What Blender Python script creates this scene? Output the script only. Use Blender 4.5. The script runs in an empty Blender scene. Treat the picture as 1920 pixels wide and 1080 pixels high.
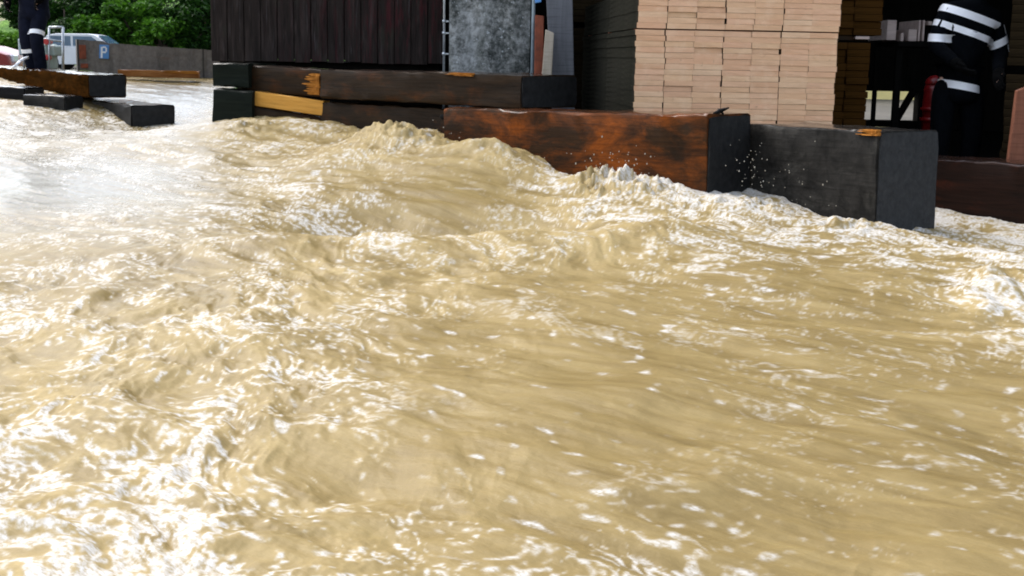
import bpy, bmesh, math, random
import numpy as np
from mathutils import Vector, Matrix, Euler
from mathutils.bvhtree import BVHTree
random.seed(7)
R = math.radians
S = bpy.context.scene
COL = S.collection

# ------------------------------------------------------------------ camera
F = 1900.0            # focal length in photo pixels (1920 wide)
CX, CY = 960.0, 360.0 # principal point (the photo is cropped at the top)
CAM = Vector((0, 0, 1.0))
PITCH, ROLL = math.atan(250 / F), R(1.0)
cd = bpy.data.cameras.new('camera'); cam = bpy.data.objects.new('camera', cd); COL.objects.link(cam)
cam.location = CAM
CR = Euler((R(90) - PITCH, 0, 0)).to_matrix() @ Matrix.Rotation(ROLL, 3, 'Z')
cam.rotation_euler = CR.to_euler()
cd.sensor_width = 36; cd.lens = 36 * F / 1920
cd.shift_y = -(540 - CY) / 1920
cd.clip_start = 0.05; cd.clip_end = 2000
S.camera = cam
# ------------------------------------------------------------------ light
SUN_EL, SUN_AZ = R(52), R(-52)        # azimuth from +Y, negative = to the left
W = bpy.data.worlds.new('World'); S.world = W; W.use_nodes = True
nt = W.node_tree; bg = nt.nodes['Background']
sky = nt.nodes.new('ShaderNodeTexSky'); sky.sky_type = 'NISHITA'; sky.sun_disc = False
sky.sun_elevation = SUN_EL; sky.sun_rotation = SUN_AZ
sky.air_density = 1.0; sky.dust_density = 2.3; sky.ozone_density = 1.0
hs = nt.nodes.new('ShaderNodeHueSaturation'); hs.inputs['Saturation'].default_value = 0.62
nt.links.new(sky.outputs[0], hs.inputs['Color']); nt.links.new(hs.outputs[0], bg.inputs[0])
bg.inputs[1].default_value = 0.15
sl = bpy.data.lights.new('sun', 'SUN'); sl.energy = 0.8; sl.angle = R(40); sl.color = (1, .97, .92)
so = bpy.data.objects.new('sun', sl); COL.objects.link(so)
sd = Vector((math.sin(SUN_AZ) * math.cos(SUN_EL), math.cos(SUN_AZ) * math.cos(SUN_EL), math.sin(SUN_EL)))
so.rotation_euler = sd.to_track_quat('Z', 'Y').to_euler()
S.view_settings.view_transform = 'Standard'; S.view_settings.look = 'None'
S.view_settings.exposure = 1.45; S.view_settings.gamma = 1
S.render.engine = 'CYCLES'
S.cycles.use_denoising = True
S.cycles.filter_width = 1.9
S.cycles.max_bounces = 6; S.cycles.diffuse_bounces = 3; S.cycles.glossy_bounces = 3

# ------------------------------------------------------------------ helpers
def P(px, py, Y):
    d = CR @ Vector(((px - CX) / F, -(py - CY) / F, -1))
    return CAM + d * (Y / d.y)
CRi = CR.transposed()
def proj(p):
    q = CRi @ (Vector(p) - CAM)
    return CX + F * q.x / -q.z, CY - F * q.y / -q.z
def projn(X, Y, Z):
    M = np.array(CRi); q = [M[i, 0] * X + M[i, 1] * Y + M[i, 2] * (Z - 1.0) for i in range(3)]
    return CX + F * q[0] / -q[2], CY - F * q[1] / -q[2]
def PZ(px, Y, z):           # the point over pixel column px at distance Y and height z
    p = P(px, 110, Y); k = proj(Vector((p.x, Y, z)))[0]
    for _ in range(4):
        p.x += (px - proj(Vector((p.x, Y, z)))[0]) * Y / F
    return Vector((p.x, Y, z))

def tag(o, label=None, cat=None, group=None, kind=None):
    if label: o['label'] = label
    if cat: o['category'] = cat
    if group: o['group'] = group
    if kind: o['kind'] = kind
    return o
def obj(name, me, mat, parent=None, mw=None):
    if isinstance(me, bmesh.types.BMesh):
        bm = me; me = bpy.data.meshes.new(name); bm.to_mesh(me); bm.free()
    o = bpy.data.objects.new(name, me); COL.objects.link(o)
    if mat and not me.materials: me.materials.append(mat)
    if parent: o.parent = parent
    if mw is not None: o.matrix_world = mw
    return o
def empty(name, loc, rz=0):
    o = bpy.data.objects.new(name, None); COL.objects.link(o)
    o.location = loc; o.rotation_euler = (0, 0, rz); o.empty_display_size = .1
    return o
def add_box(bm, c, s, rot=None, bev=0.0, seg=1):
    r = bmesh.ops.create_cube(bm, size=1)
    vs = r['verts']
    for v in vs: v.co = Vector((v.co.x * s[0], v.co.y * s[1], v.co.z * s[2]))
    if bev:
        es = list({e for v in vs for e in v.link_edges})
        q = bmesh.ops.bevel(bm, geom=es, offset=bev, segments=seg, affect='EDGES', profile=.5)
        vs = list({v for f in q['faces'] for v in f.verts} | {v for v in vs if v.is_valid})
    m = (rot.to_4x4() if rot is not None else Matrix.Identity(4))
    m = Matrix.Translation(c) @ m
    for v in vs: v.co = m @ v.co
    return vs
def add_tube(bm, a, b, r0, r1=None, n=10, cap=True):
    a, b = Vector(a), Vector(b); r1 = r0 if r1 is None else r1
    q = (b - a).to_track_quat('Z', 'Y').to_matrix()
    A = [bm.verts.new(a + q @ Vector((r0 * math.cos(t), r0 * math.sin(t), 0))) for t in [2 * math.pi * i / n for i in range(n)]]
    B = [bm.verts.new(b + q @ Vector((r1 * math.cos(t), r1 * math.sin(t), 0))) for t in [2 * math.pi * i / n for i in range(n)]]
    for i in range(n):
        f = bm.faces.new((A[i], A[(i + 1) % n], B[(i + 1) % n], B[i])); f.smooth = True
    if cap:
        bm.faces.new(A[::-1]); bm.faces.new(B)
def add_lathe(bm, prof, c=(0, 0, 0), n=16):
    rings = []
    for r, z in prof:
        rings.append([bm.verts.new((c[0] + r * math.cos(2 * math.pi * i / n), c[1] + r * math.sin(2 * math.pi * i / n), c[2] + z)) for i in range(n)])
    for A, B in zip(rings, rings[1:]):
        for i in range(n):
            f = bm.faces.new((A[i], A[(i + 1) % n], B[(i + 1) % n], B[i])); f.smooth = True
    bm.faces.new(rings[0][::-1]); bm.faces.new(rings[-1])
def sharpen(bm, ang=R(35)):
    bm.normal_update()
    for f in bm.faces: f.smooth = True
    for e in bm.edges:
        if len(e.link_faces) == 2 and e.calc_face_angle(0) > ang: e.smooth = False
BX = lambda c, s, **k: (lambda b: (add_box(b, c, s, **k), b)[1])(bmesh.new())

# numpy gradient noise
_rng = np.random.RandomState(11)
PERM = np.concatenate([_rng.permutation(256)] * 3)
GA = _rng.rand(256) * 2 * np.pi; GX, GY = np.cos(GA), np.sin(GA)
def pn(x, y, seed=0):
    x = x + seed * 17.31; y = y - seed * 9.77
    xi = np.floor(x).astype(int); yi = np.floor(y).astype(int)
    xf = x - xi; yf = y - yi
    u = xf * xf * xf * (xf * (xf * 6 - 15) + 10); v = yf * yf * yf * (yf * (yf * 6 - 15) + 10)
    def g(ix, iy, dx, dy):
        h = PERM[PERM[ix & 255] + (iy & 255)]
        return GX[h] * dx + GY[h] * dy
    a = g(xi, yi, xf, yf); b = g(xi + 1, yi, xf - 1, yf)
    c = g(xi, yi + 1, xf, yf - 1); d = g(xi + 1, yi + 1, xf - 1, yf - 1)
    return (a + u * (b - a) + v * ((c + u * (d - c)) - (a + u * (b - a)))) * 1.5
def sst(a, b, x):
    t = np.clip((x - a) / (b - a), 0, 1); return t * t * (3 - 2 * t)

# ------------------------------------------------------------------ materials
def mat(name):
    m = bpy.data.materials.new(name); m.use_nodes = True
    t = m.node_tree; return m, t, t.nodes['Principled BSDF']
def nd(t, typ, ins=None, **props):
    n = t.nodes.new(typ)
    for k, v in props.items(): setattr(n, k, v)
    for k, v in (ins or {}).items():
        if isinstance(v, bpy.types.NodeSocket): t.links.new(v, n.inputs[k])
        else: n.inputs[k].default_value = v
    return n
def ramp(t, fac, stops, interp='LINEAR'):
    n = t.nodes.new('ShaderNodeValToRGB'); t.links.new(fac, n.inputs[0]); n.color_ramp.interpolation = interp
    e = n.color_ramp.elements
    while len(e) < len(stops): e.new(.5)
    for k, (p, c) in zip(e, stops):
        k.position = p; k.color = (c if len(c) == 4 else (*c, 1)) if hasattr(c, '__len__') else (c, c, c, 1)
    return n.outputs[0]
def mixc(t, f, a, b):
    n = t.nodes.new('ShaderNodeMix'); n.data_type = 'RGBA'
    for s, v in ((n.inputs[0], f), (n.inputs[6], a), (n.inputs[7], b)):
        if isinstance(v, bpy.types.NodeSocket): t.links.new(v, s)
        else: s.default_value = v if not hasattr(v, '__len__') else (*v[:3], 1)
    return n.outputs[2]
def mth(t, op, a, b=0.0, clamp=False):
    n = t.nodes.new('ShaderNodeMath'); n.operation = op; n.use_clamp = clamp
    for s, v in ((n.inputs[0], a), (n.inputs[1], b)):
        if isinstance(v, bpy.types.NodeSocket): t.links.new(v, s)
        else: s.default_value = v
    return n.outputs[0]
def coord(t, scale=(1, 1, 1), out='Object', loc=(0, 0, 0)):
    c = t.nodes.new('ShaderNodeTexCoord'); m = t.nodes.new('ShaderNodeMapping')
    m.inputs['Scale'].default_value = scale; m.inputs['Location'].default_value = loc
    t.links.new(c.outputs[out], m.inputs[0]); return m.outputs[0]
def noise(t, vec, scale, detail=4, rough=.55, dist=0):
    return nd(t, 'ShaderNodeTexNoise', {'Vector': vec, 'Scale': scale, 'Detail': detail, 'Roughness': rough, 'Distortion': dist}).outputs[0]
def bump(t, b, h, strength=.4, dist=.01):
    n = nd(t, 'ShaderNodeBump', {'Height': h, 'Strength': strength, 'Distance': dist}); t.links.new(n.outputs[0], b.inputs['Normal'])
def plain(name, col, rough=.5, metal=0, var=.25, scale=6, bmp=.15):
    m, t, b = mat(name); n = noise(t, coord(t), scale, 5)
    c0 = tuple(x * (1 - var) for x in col); c1 = tuple(min(1, x * (1 + var)) for x in col)
    t.links.new(ramp(t, n, [(.3, c0), (.7, c1)]), b.inputs['Base Color'])
    b.inputs['Roughness'].default_value = rough; b.inputs['Metallic'].default_value = metal
    if bmp: bump(t, b, noise(t, coord(t), scale * 6, 4), bmp, .004)
    return m
def wood(name, dark, mid, stain, amt, rough=.38, seed=0, along=(1.1, 9, 9), spec=.5, wet=1.0):
    """wet weathered timber: grain along local X, irregular warm stains"""
    m, t, b = mat(name)
    g = noise(t, coord(t, along, loc=(seed, seed * 2, 0)), 1.6, 8, .65, .6)
    g2 = noise(t, coord(t, (3, 60, 60)), 1.0, 4, .6)
    base = ramp(t, g, [(.3, dark), (.5, tuple((a + b_) / 2 for a, b_ in zip(dark, mid))), (.72, mid)])
    st = noise(t, coord(t, (1.3, 2.6, 2.6), loc=(seed * 3.1, 0, seed)), 1.7, 6, .7, .4)
    grain_st = mth(t, 'MULTIPLY', ramp(t, st, [(.62 - amt * .35, 0.0), (.8 - amt * .25, 1.0)]), ramp(t, g, [(.35, .15), (.6, 1.0)]))
    c = mixc(t, grain_st, base, stain)
    c = mixc(t, ramp(t, g2, [(.5, 0.0), (.75, .55)]), c, tuple(x * .45 for x in dark))
    t.links.new(c, b.inputs['Base Color'])
    t.links.new(ramp(t, st, [(.3, min(1, rough + .28)), (.7, rough + .12)]), b.inputs['Roughness'])
    b.inputs['Specular IOR Level'].default_value = spec * .14 if name != 'beam_left' else 0.0
    up_ = nd(t, 'ShaderNodeSeparateXYZ', {'Vector': nd(t, 'ShaderNodeNewGeometry').outputs['Normal']}).outputs[2]
    t.links.new(ramp(t, mth(t, 'ADD', up_, mth(t, 'MULTIPLY', mth(t, 'SUBTRACT', g, .5), .25)), [(.72, 0.0), (.9, wet)]), b.inputs['Coat Weight'])   # rain water lying on upward faces
    b.inputs['Coat Roughness'].default_value = .12
    bump(t, b, mth(t, 'ADD', g, mth(t, 'MULTIPLY', g2, .6)), .55, .008)
    return m
M = {}
M['beam_rust'] = wood('beam_rust', (.016, .0095, .005), (.042, .019, .007), (.24, .058, .006), .62, .42, 1, along=(2.2, 5.5, 4.5))
M['beam_brown'] = wood('beam_brown', (.014, .0095, .006), (.038, .022, .011), (.10, .030, .006), .30, .42, 2)
M['beam_left'] = wood('beam_left', (.015, .007, .002), (.038, .016, .004), (.075, .026, .005), .34, .42, 6)
M['beam_grey'] = wood('beam_grey', (.009, .0085, .0075), (.034, .031, .027), (.085, .078, .066), .28, .4, 3, along=(7, 9, 5))
M['beam_black'] = wood('beam_black', (.005, .005, .005), (.013, .012, .011), (.022, .016, .011), .1, .42, 4)
M['beam_green'] = wood('beam_green', (.006, .008, .006), (.014, .018, .012), (.025, .03, .02), .1, .5, 5)
M['beam_red'] = wood('beam_red', (.010, .006, .004), (.024, .010, .006), (.060, .015, .006), .25, .45, 8)
def endgrain(name, c0, c1, rough=.45):
    m, t, b = mat(name)
    v = coord(t, (1, 1, 1))
    w = nd(t, 'ShaderNodeTexWave', {'Vector': v, 'Scale': 5, 'Distortion': 9, 'Detail': 4, 'Detail Scale': 1.5}, wave_type='RINGS', rings_direction='X').outputs[0]
    n = noise(t, v, 22, 6, .7)
    t.links.new(ramp(t, mth(t, 'ADD', mth(t, 'MULTIPLY', w, .05), mth(t, 'MULTIPLY', n, .95)), [(.25, c0), (.75, c1)]), b.inputs['Base Color'])
    b.inputs['Roughness'].default_value = rough + .15; b.inputs['Specular IOR Level'].default_value = .2
    bump(t, b, n, .6, .008); return m
M['end_black'] = endgrain('end_black', (.003, .0031, .0032), (.019, .0185, .018))
M['end_slate'] = endgrain('end_slate', (.008, .0088, .0098), (.034, .035, .037))
M['fresh_orange'] = wood('fresh_orange', (.22, .075, .010), (.50, .20, .035), (.14, .04, .006), .15, .5, 9, along=(2, 22, 22))
M['new_plank'] = wood('new_plank', (.50, .235, .042), (.66, .34, .075), (.34, .14, .025), .1, .5, 10, along=(1.5, 18, 18))
M['board_orange'] = wood('board_orange', (.16, .055, .015), (.36, .15, .045), (.5, .26, .09), .3, .5, 12)
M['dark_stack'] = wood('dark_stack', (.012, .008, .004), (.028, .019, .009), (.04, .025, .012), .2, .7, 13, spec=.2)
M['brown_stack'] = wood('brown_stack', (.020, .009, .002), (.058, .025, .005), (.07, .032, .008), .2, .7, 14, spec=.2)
M['grey_board'] = wood('grey_board', (.095, .095, .10), (.17, .17, .18), (.14, .13, .13), .1, .6, 15, along=(8, 8, .8))
M['pale_board'] = wood('pale_board', (.40, .33, .24), (.62, .53, .42), (.3, .22, .15), .1, .6, 16, along=(10, 10, 1))
M['terracotta'] = wood('terracotta', (.17, .065, .038), (.30, .125, .075), (.2, .07, .04), .2, .6, 17, along=(10, 10, 1))
M['dark_metal'] = plain('dark_metal', (.012, .012, .013), .5)
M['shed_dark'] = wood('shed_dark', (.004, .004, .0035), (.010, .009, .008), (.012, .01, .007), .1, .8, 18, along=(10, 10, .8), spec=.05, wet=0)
M['steel_pale'] = plain('steel_pale', (.50, .53, .55), .35, .6, .2, 20)
M['pipe_blue'] = plain('pipe_blue', (.34, .41, .45), .35, .3, .25, 14)
M['rust'] = plain('rust', (.22, .05, .018), .7, 0, .4, 14)
M['red_metal'] = plain('red_metal', (.20, .008, .008), .32, 0, .3, 9)
M['bright_red'] = plain('bright_red', (.5, .02, .015), .35, 0, .2, 9)
M['pale_green'] = plain('pale_green', (.42, .52, .47), .4, 0, .15, 12)
M['navy'] = plain('navy', (.0085, .010, .019), .95, 0, .3, 18, .5)
M['black_cloth'] = plain('black_cloth', (.0022, .0028, .004), .95, 0, .3, 18, .5)
M['reflective'] = plain('reflective', (.95, .95, .97), .25, 0, .03, 40, .1)
M['glove'] = plain('glove', (.003, .003, .003), .95)
for k_ in ('navy', 'black_cloth', 'glove'): M[k_].node_tree.nodes['Principled BSDF'].inputs['Specular IOR Level'].default_value = .06
M['skin'] = plain('skin', (.55, .33, .24), .5, 0, .1, 30)
M['boot'] = plain('boot', (.012, .011, .010), .4)
M['helmet'] = plain('helmet', (.75, .72, .6), .25, 0, .05, 8)
M['hair'] = plain('hair', (.03, .02, .012), .6)
M['tyre'] = plain('tyre', (.015, .015, .015), .8)
M['rim'] = plain('rim', (.45, .46, .48), .3, .8, .1)
M['silver_paint'] = plain('silver_paint', (.62, .64, .67), .25, .3, .05, 4, 0)
M['red_paint'] = plain('red_paint', (.22, .004, .005), .25, 0, .1, 4, 0)
M['lamp_lens'] = plain('lamp_lens', (.7, .7, .72), .1, 0, .1, 20, 0)
m, t, b = mat('car_glass'); b.inputs['Base Color'].default_value = (.05, .10, .16, 1); b.inputs['Roughness'].default_value = .06
n_ = noise(t, coord(t), 3); t.links.new(ramp(t, n_, [(.3, (.03, .07, .12)), (.7, (.07, .13, .2))]), b.inputs['Base Color']); M['car_glass'] = m
M['sign_blue'] = plain('sign_blue', (.09, .27, .58), .5, 0, .08, 5, 0)
M['sign_white'] = plain('sign_white', (.82, .86, .9), .4, 0, .04, 5, 0)
M['yellow_wall'] = plain('yellow_wall', (.85, .68, .27), .9, 0, .1, 2)
M['white_wall'] = plain('white_wall', (.92, .93, .94), .8, 0, .06, 2)
M['roof_tile'] = plain('roof_tile', (.16, .06, .04), .8, 0, .3, 8)
M['bark'] = plain('bark', (.07, .05, .035), .9, 0, .4, 10, .6)
# hut boards: almost black brown with greyish streaks and dull crimson remnants of paint
m, t, b = mat('hut_boards')
v = coord(t, (9, 9, .9)); g = noise(t, v, 2.2, 8, .65, .5)
base = ramp(t, g, [(.3, (.008, .006, .005)), (.52, (.021, .015, .0125)), (.72, (.045, .033, .029))])
geo = nd(t, 'ShaderNodeTexCoord').outputs['Object']
sep = nd(t, 'ShaderNodeSeparateXYZ', {'Vector': geo}).outputs
red = mth(t, 'MULTIPLY', ramp(t, noise(t, coord(t, (11, 11, 1.0)), 2.4, 6, .75), [(.50, 0.0), (.66, 1.0)]), ramp(t, mth(t, 'ADD', mth(t, 'MULTIPLY', sep[0], .44), 1.26), [(.2, 0.0), (.75, .6)]))
c = mixc(t, red, base, (.075, .012, .016))
c = mixc(t, ramp(t, noise(t, coord(t, (3, 3, 1.6)), 1.8, 4), [(.60, 0.0), (.75, .6)]), c, (.026, .029, .018))
c = mixc(t, mth(t, 'MULTIPLY', ramp(t, noise(t, coord(t, (40, 40, 2.0)), 1.6, 3), [(.62, 0.0), (.72, .5)]), .8), c, (.085, .075, .075))
t.links.new(c, b.inputs['Base Color']); b.inputs['Roughness'].default_value = .75; b.inputs['Specular IOR Level'].default_value = .1
bump(t, b, g, .8, .012); M['hut_boards'] = m
# mottled render / concrete
m, t, b = mat('rough_concrete')
v = coord(t); n1 = noise(t, v, 2.6, 6, .6); n2 = noise(t, v, 22, 6, .8); n3 = noise(t, coord(t, (1, 1, .45)), 5, 4)
s = mth(t, 'ADD', mth(t, 'MULTIPLY', n1, .55), mth(t, 'MULTIPLY', n2, .45))
c = ramp(t, s, [(.40, (.022, .026, .021)), (.47, (.10, .105, .095)), (.53, (.265, .265, .245)), (.62, (.53, .53, .51))])
c = mixc(t, ramp(t, n3, [(.55, 0.0), (.72, .6)]), c, (.05, .06, .042))
n4 = noise(t, v, 38, 4, .7); c = mixc(t, mth(t, 'MULTIPLY', ramp(t, n4, [(.52, 0.0), (.60, .9)]), ramp(t, n1, [(.35, 1.0), (.62, .25)])), c, (.018, .021, .016))
c = mixc(t, ramp(t, noise(t, v, 30, 2, .6), [(.66, 0.0), (.72, .8)]), c, (.6, .62, .62))
t.links.new(c, b.inputs['Base Color']); b.inputs['Roughness'].default_value = .8; bump(t, b, n2, .9, .02); M['rough_concrete'] = m
# low garden wall concrete
m, t, b = mat('old_wall')
v = coord(t); n1 = noise(t, v, 1.3, 6, .65); n2 = noise(t, v, 18, 5, .7)
c = ramp(t, mth(t, 'ADD', mth(t, 'MULTIPLY', n1, .6), mth(t, 'MULTIPLY', n2, .4)), [(.35, (.10, .087, .072)), (.5, (.18, .16, .138)), (.65, (.27, .245, .215))])
c = mixc(t, ramp(t, noise(t, coord(t, (.6, .6, 3)), 2, 4), [(.6, 0.0), (.7, .5)]), c, (.16, .075, .05))
sx_w = nd(t, 'ShaderNodeSeparateXYZ', {'Vector': v}).outputs
jn = mth(t, 'LESS_THAN', mth(t, 'FRACT', mth(t, 'MULTIPLY', sx_w[0], .62)), .016)
c = mixc(t, mth(t, 'MULTIPLY', jn, .8), c, (.03, .028, .025))
c = mixc(t, ramp(t, noise(t, coord(t, (5, 5, .5)), 1.6, 5, .7), [(.5, 0.0), (.7, .6)]), c, (.06, .055, .045))
t.links.new(c, b.inputs['Base Color']); b.inputs['Roughness'].default_value = .9; bump(t, b, n2, .6, .02); M['old_wall'] = m
# sawn board ends of the lumber stack: per-board tone, saw marks, slight knots
def lumber(name, tones, rough=.75):
    m, t, b = mat(name)
    oi = nd(t, 'ShaderNodeObjectInfo'); rnd = oi.outputs['Random']
    v = nd(t, 'ShaderNodeVectorMath', {0: nd(t, 'ShaderNodeTexCoord').outputs['Object'], 1: oi.outputs['Location']}, operation='ADD').outputs[0]
    mp = nd(t, 'ShaderNodeMapping', {'Vector': v, 'Scale': (7, .3, 40)}).outputs[0]
    g = noise(t, mp, 1.4, 6, .65, .4)
    blot = noise(t, v, 9, 4, .6)
    base = ramp(t, rnd, [(i / (len(tones) - 1), c) for i, c in enumerate(tones)])
    c = mixc(t, ramp(t, g, [(.35, 0.0), (.62, .45)]), base, tuple(x * .82 for x in tones[0]))
    c = mixc(t, ramp(t, blot, [(.52, 0.0), (.7, .6)]), c, tones[-1])
    c = mixc(t, ramp(t, noise(t, v, 26, 3), [(.68, 0.0), (.76, .5)]), c, tuple(x * .45 for x in tones[0]))
    t.links.new(c, b.inputs['Base Color']); b.inputs['Roughness'].default_value = rough
    bump(t, b, g, .5, .004); return m
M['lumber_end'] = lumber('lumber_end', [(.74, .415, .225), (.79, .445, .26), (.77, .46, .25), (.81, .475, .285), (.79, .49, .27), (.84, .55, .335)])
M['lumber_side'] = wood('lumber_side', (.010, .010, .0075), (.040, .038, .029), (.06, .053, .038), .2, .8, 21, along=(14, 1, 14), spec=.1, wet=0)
M['far_board'] = wood('far_board', (.40, .30, .26), (.6, .48, .42), (.4, .3, .25), .2, .8, 22, spec=.2)
# foliage
def leafmat(name, c0, c1):
    m, t, b = mat(name)
    g = nd(t, 'ShaderNodeNewGeometry')
    n = noise(t, coord(t), 1.2, 3)
    f = mth(t, 'ADD', mth(t, 'MULTIPLY', g.outputs['Random Per Island'], .6), mth(t, 'MULTIPLY', n, .5))
    col = ramp(t, f, [(.2, c0), (.85, c1)])
    t.links.new(col, b.inputs['Base Color']); b.inputs['Roughness'].default_value = .65; b.inputs['Specular IOR Level'].default_value = .2
    tr = nd(t, 'ShaderNodeBsdfTranslucent', {'Color': col}); mx = nd(t, 'ShaderNodeMixShader', {0: .3, 1: b.outputs[0], 2: tr.outputs[0]})
    t.links.new(mx.outputs[0], t.nodes['Material Output'].inputs[0]); return m
M['leaf_dark'] = leafmat('leaf_dark', (.003, .015, .002), (.026, .085, .007))
M['leaf_mid'] = leafmat('leaf_mid', (.008, .045, .003), (.085, .22, .014))
M['leaf_light'] = leafmat('leaf_light', (.03, .095, .006), (.15, .31, .03))
M['grass'] = leafmat('grass_blade', (.06, .14, .015), (.20, .36, .05))
# ground and hill
m, t, b = mat('ground')
v = coord(t); n1 = noise(t, v, .35, 6, .6); n2 = noise(t, v, 9, 5, .7)
c = ramp(t, mth(t, 'ADD', mth(t, 'MULTIPLY', n1, .5), mth(t, 'MULTIPLY', n2, .5)), [(.35, (.05, .045, .035)), (.65, (.13, .115, .09))])
t.links.new(c, b.inputs['Base Color']); b.inputs['Roughness'].default_value = .85; bump(t, b, n2, .6, .02); M['ground'] = m
m, t, b = mat('hill')
v = coord(t); n1 = noise(t, v, .22, 6, .65); n2 = noise(t, v, 2.5, 6, .7)
z = nd(t, 'ShaderNodeSeparateXYZ', {'Vector': v}).outputs[2]
f = mth(t, 'ADD', mth(t, 'MULTIPLY', z, .16), mth(t, 'MULTIPLY', mth(t, 'SUBTRACT', n1, .5), 1.2))
f = mth(t, 'SUBTRACT', f, ramp(t, mth(t, 'MULTIPLY', mth(t, 'ADD', nd(t, 'ShaderNodeSeparateXYZ', {'Vector': v}).outputs[0], 40), .025), [(.22, 0.0), (.32, .6)]))
gr = ramp(t, n2, [(.35, (.05, .13, .015)), (.65, (.17, .32, .045))]); be = ramp(t, n2, [(.35, (.20, .17, .10)), (.65, (.42, .37, .24))])
t.links.new(mixc(t, ramp(t, f, [(.38, 0.0), (.55, 1.0)]), gr, be), b.inputs['Base Color']); b.inputs['Roughness'].default_value = .95
bump(t, b, n2, .8, .3); M['hill'] = m

# ------------------------------------------------------------------ timbers
def beam(name, label, cat, A, B, h, back=None, w=.3, body='beam_brown', end='end_black', group=None, lend=None, rough=.0075, ch=.018, seed=1, hB=None):
    """square timber from its top front edge A->B (photo px, px, distance); back = pixel column of the top back corner of the right end"""
    a, c = P(*A), P(*B)
    ex = (c - a).normalized(); L = (c - a).length
    ey = Vector((0, 0, 1)).cross(ex).normalized(); ez = ex.cross(ey)
    if back is not None:
        lo, hi = .02, 1.5
        for _ in range(40):
            mid = (lo + hi) / 2
            if proj(c + ey * mid)[0] < back: lo = mid
            else: hi = mid
        w = lo
    mw = Matrix((( ex.x, ey.x, ez.x, a.x), (ex.y, ey.y, ez.y, a.y), (ex.z, ey.z, ez.z, a.z), (0, 0, 0, 1)))
    rnd = random.Random(seed)
    def prof():
        pts = []; k = ch
        cs = [(0, -h), (w, -h), (w, 0), (0, 0)]
        for i, (y, z) in enumerate(cs):
            py_, pz_ = cs[i - 1]; ny, nz = cs[(i + 1) % 4]
            d0 = Vector((py_ - y, pz_ - z)).normalized() * k; d1 = Vector((ny - y, nz - z)).normalized() * k
            pts.append((y + d0.x, z + d0.y)); pts.append((y + d0.x * .3 + d1.x * .3, z + d0.y * .3 + d1.y * .3)); pts.append((y + d1.x, z + d1.y))
            n = 4
            ex_ = Vector((ny - y, nz - z)); ln = ex_.length
            for j in range(1, n): pts.append((y + ex_.x * (k + (ln - 2 * k) * j / n) / ln, z + ex_.y * (k + (ln - 2 * k) * j / n) / ln))
        return pts
    pr = prof(); n = len(pr); st = max(6, int(L / .07)); bm = bmesh.new(); rings = []
    ph = [rnd.uniform(0, 6.28) for _ in range(6)]
    for s in range(st + 1):
        x = L * s / st; ring = []
        for i, (y, z) in enumerate(pr):
            o1 = math.sin(x * 3.1 + ph[0] + i * .5) * .4 + math.sin(x * 9.7 + ph[1] + i * 1.3) * .4 + rnd.uniform(-.6, .6)
            o2 = math.sin(x * 2.3 + ph[2]) * .5 + math.sin(x * 11.3 + ph[3] + i) * .3 + rnd.uniform(-.6, .6)
            dx = rnd.uniform(-1, 1) * rough * (.6 if s in (0, st) else 1)
            ring.append(bm.verts.new((x + dx, y + o1 * rough, z + o2 * rough)))
        rings.append(ring)
    for Ra, Rb in zip(rings, rings[1:]):
        for i in range(n): bm.faces.new((Ra[i], Rb[i], Rb[(i + 1) % n], Ra[(i + 1) % n]))
    bm.faces.new(rings[0]); bm.faces.new(rings[-1][::-1])
    bmesh.ops.recalc_face_normals(bm, faces=bm.faces)
    sharpen(bm, R(38))
    o = obj(name, bm, M[body]); o.matrix_world = mw
    tag(o, label, cat, group)
    for which, em in ((1, end), (0, lend)):
        if not em: continue
        bm = bmesh.new(); x0 = L if which else 0; sg = 1 if which else -1
        g = 7; grid = {}
        for i in range(g + 1):
            for j in range(g + 1):
                yy = .010 + (w - .02) * i / g; zz = -h + .010 + (h - .02) * j / g
                if i in (0, g) and j in (0, g): yy += .006 * (1 if i == 0 else -1); zz += .006 * (1 if j == 0 else -1)
                grid[i, j] = bm.verts.new((x0 + sg * (.009 + rnd.uniform(0, .009)), yy, zz))
        for i in range(g):
            for j in range(g): bm.faces.new((grid[i, j], grid[i + 1, j], grid[i + 1, j + 1], grid[i, j + 1]))
        rim = [grid[i, 0] for i in range(g)] + [grid[g, j] for j in range(g)] + [grid[i, g] for i in range(g, 0, -1)] + [grid[0, j] for j in range(g, 0, -1)]
        inn = [bm.verts.new((x0 - sg * .03, v.co.y * .98 + w * .01, v.co.z * .98 - h * .01)) for v in rim]
        for i in range(len(rim)): bm.faces.new((rim[i], rim[(i + 1) % len(rim)], inn[(i + 1) % len(rim)], inn[i]))
        bmesh.ops.recalc_face_normals(bm, faces=bm.faces); sharpen(bm, R(50))
        e = obj('end_face', bm, M[end if which else lend], o)
    o['_dims'] = (L, w, h)
    return o
GB = 'heavy timbers laid as a flood barrier'
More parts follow.
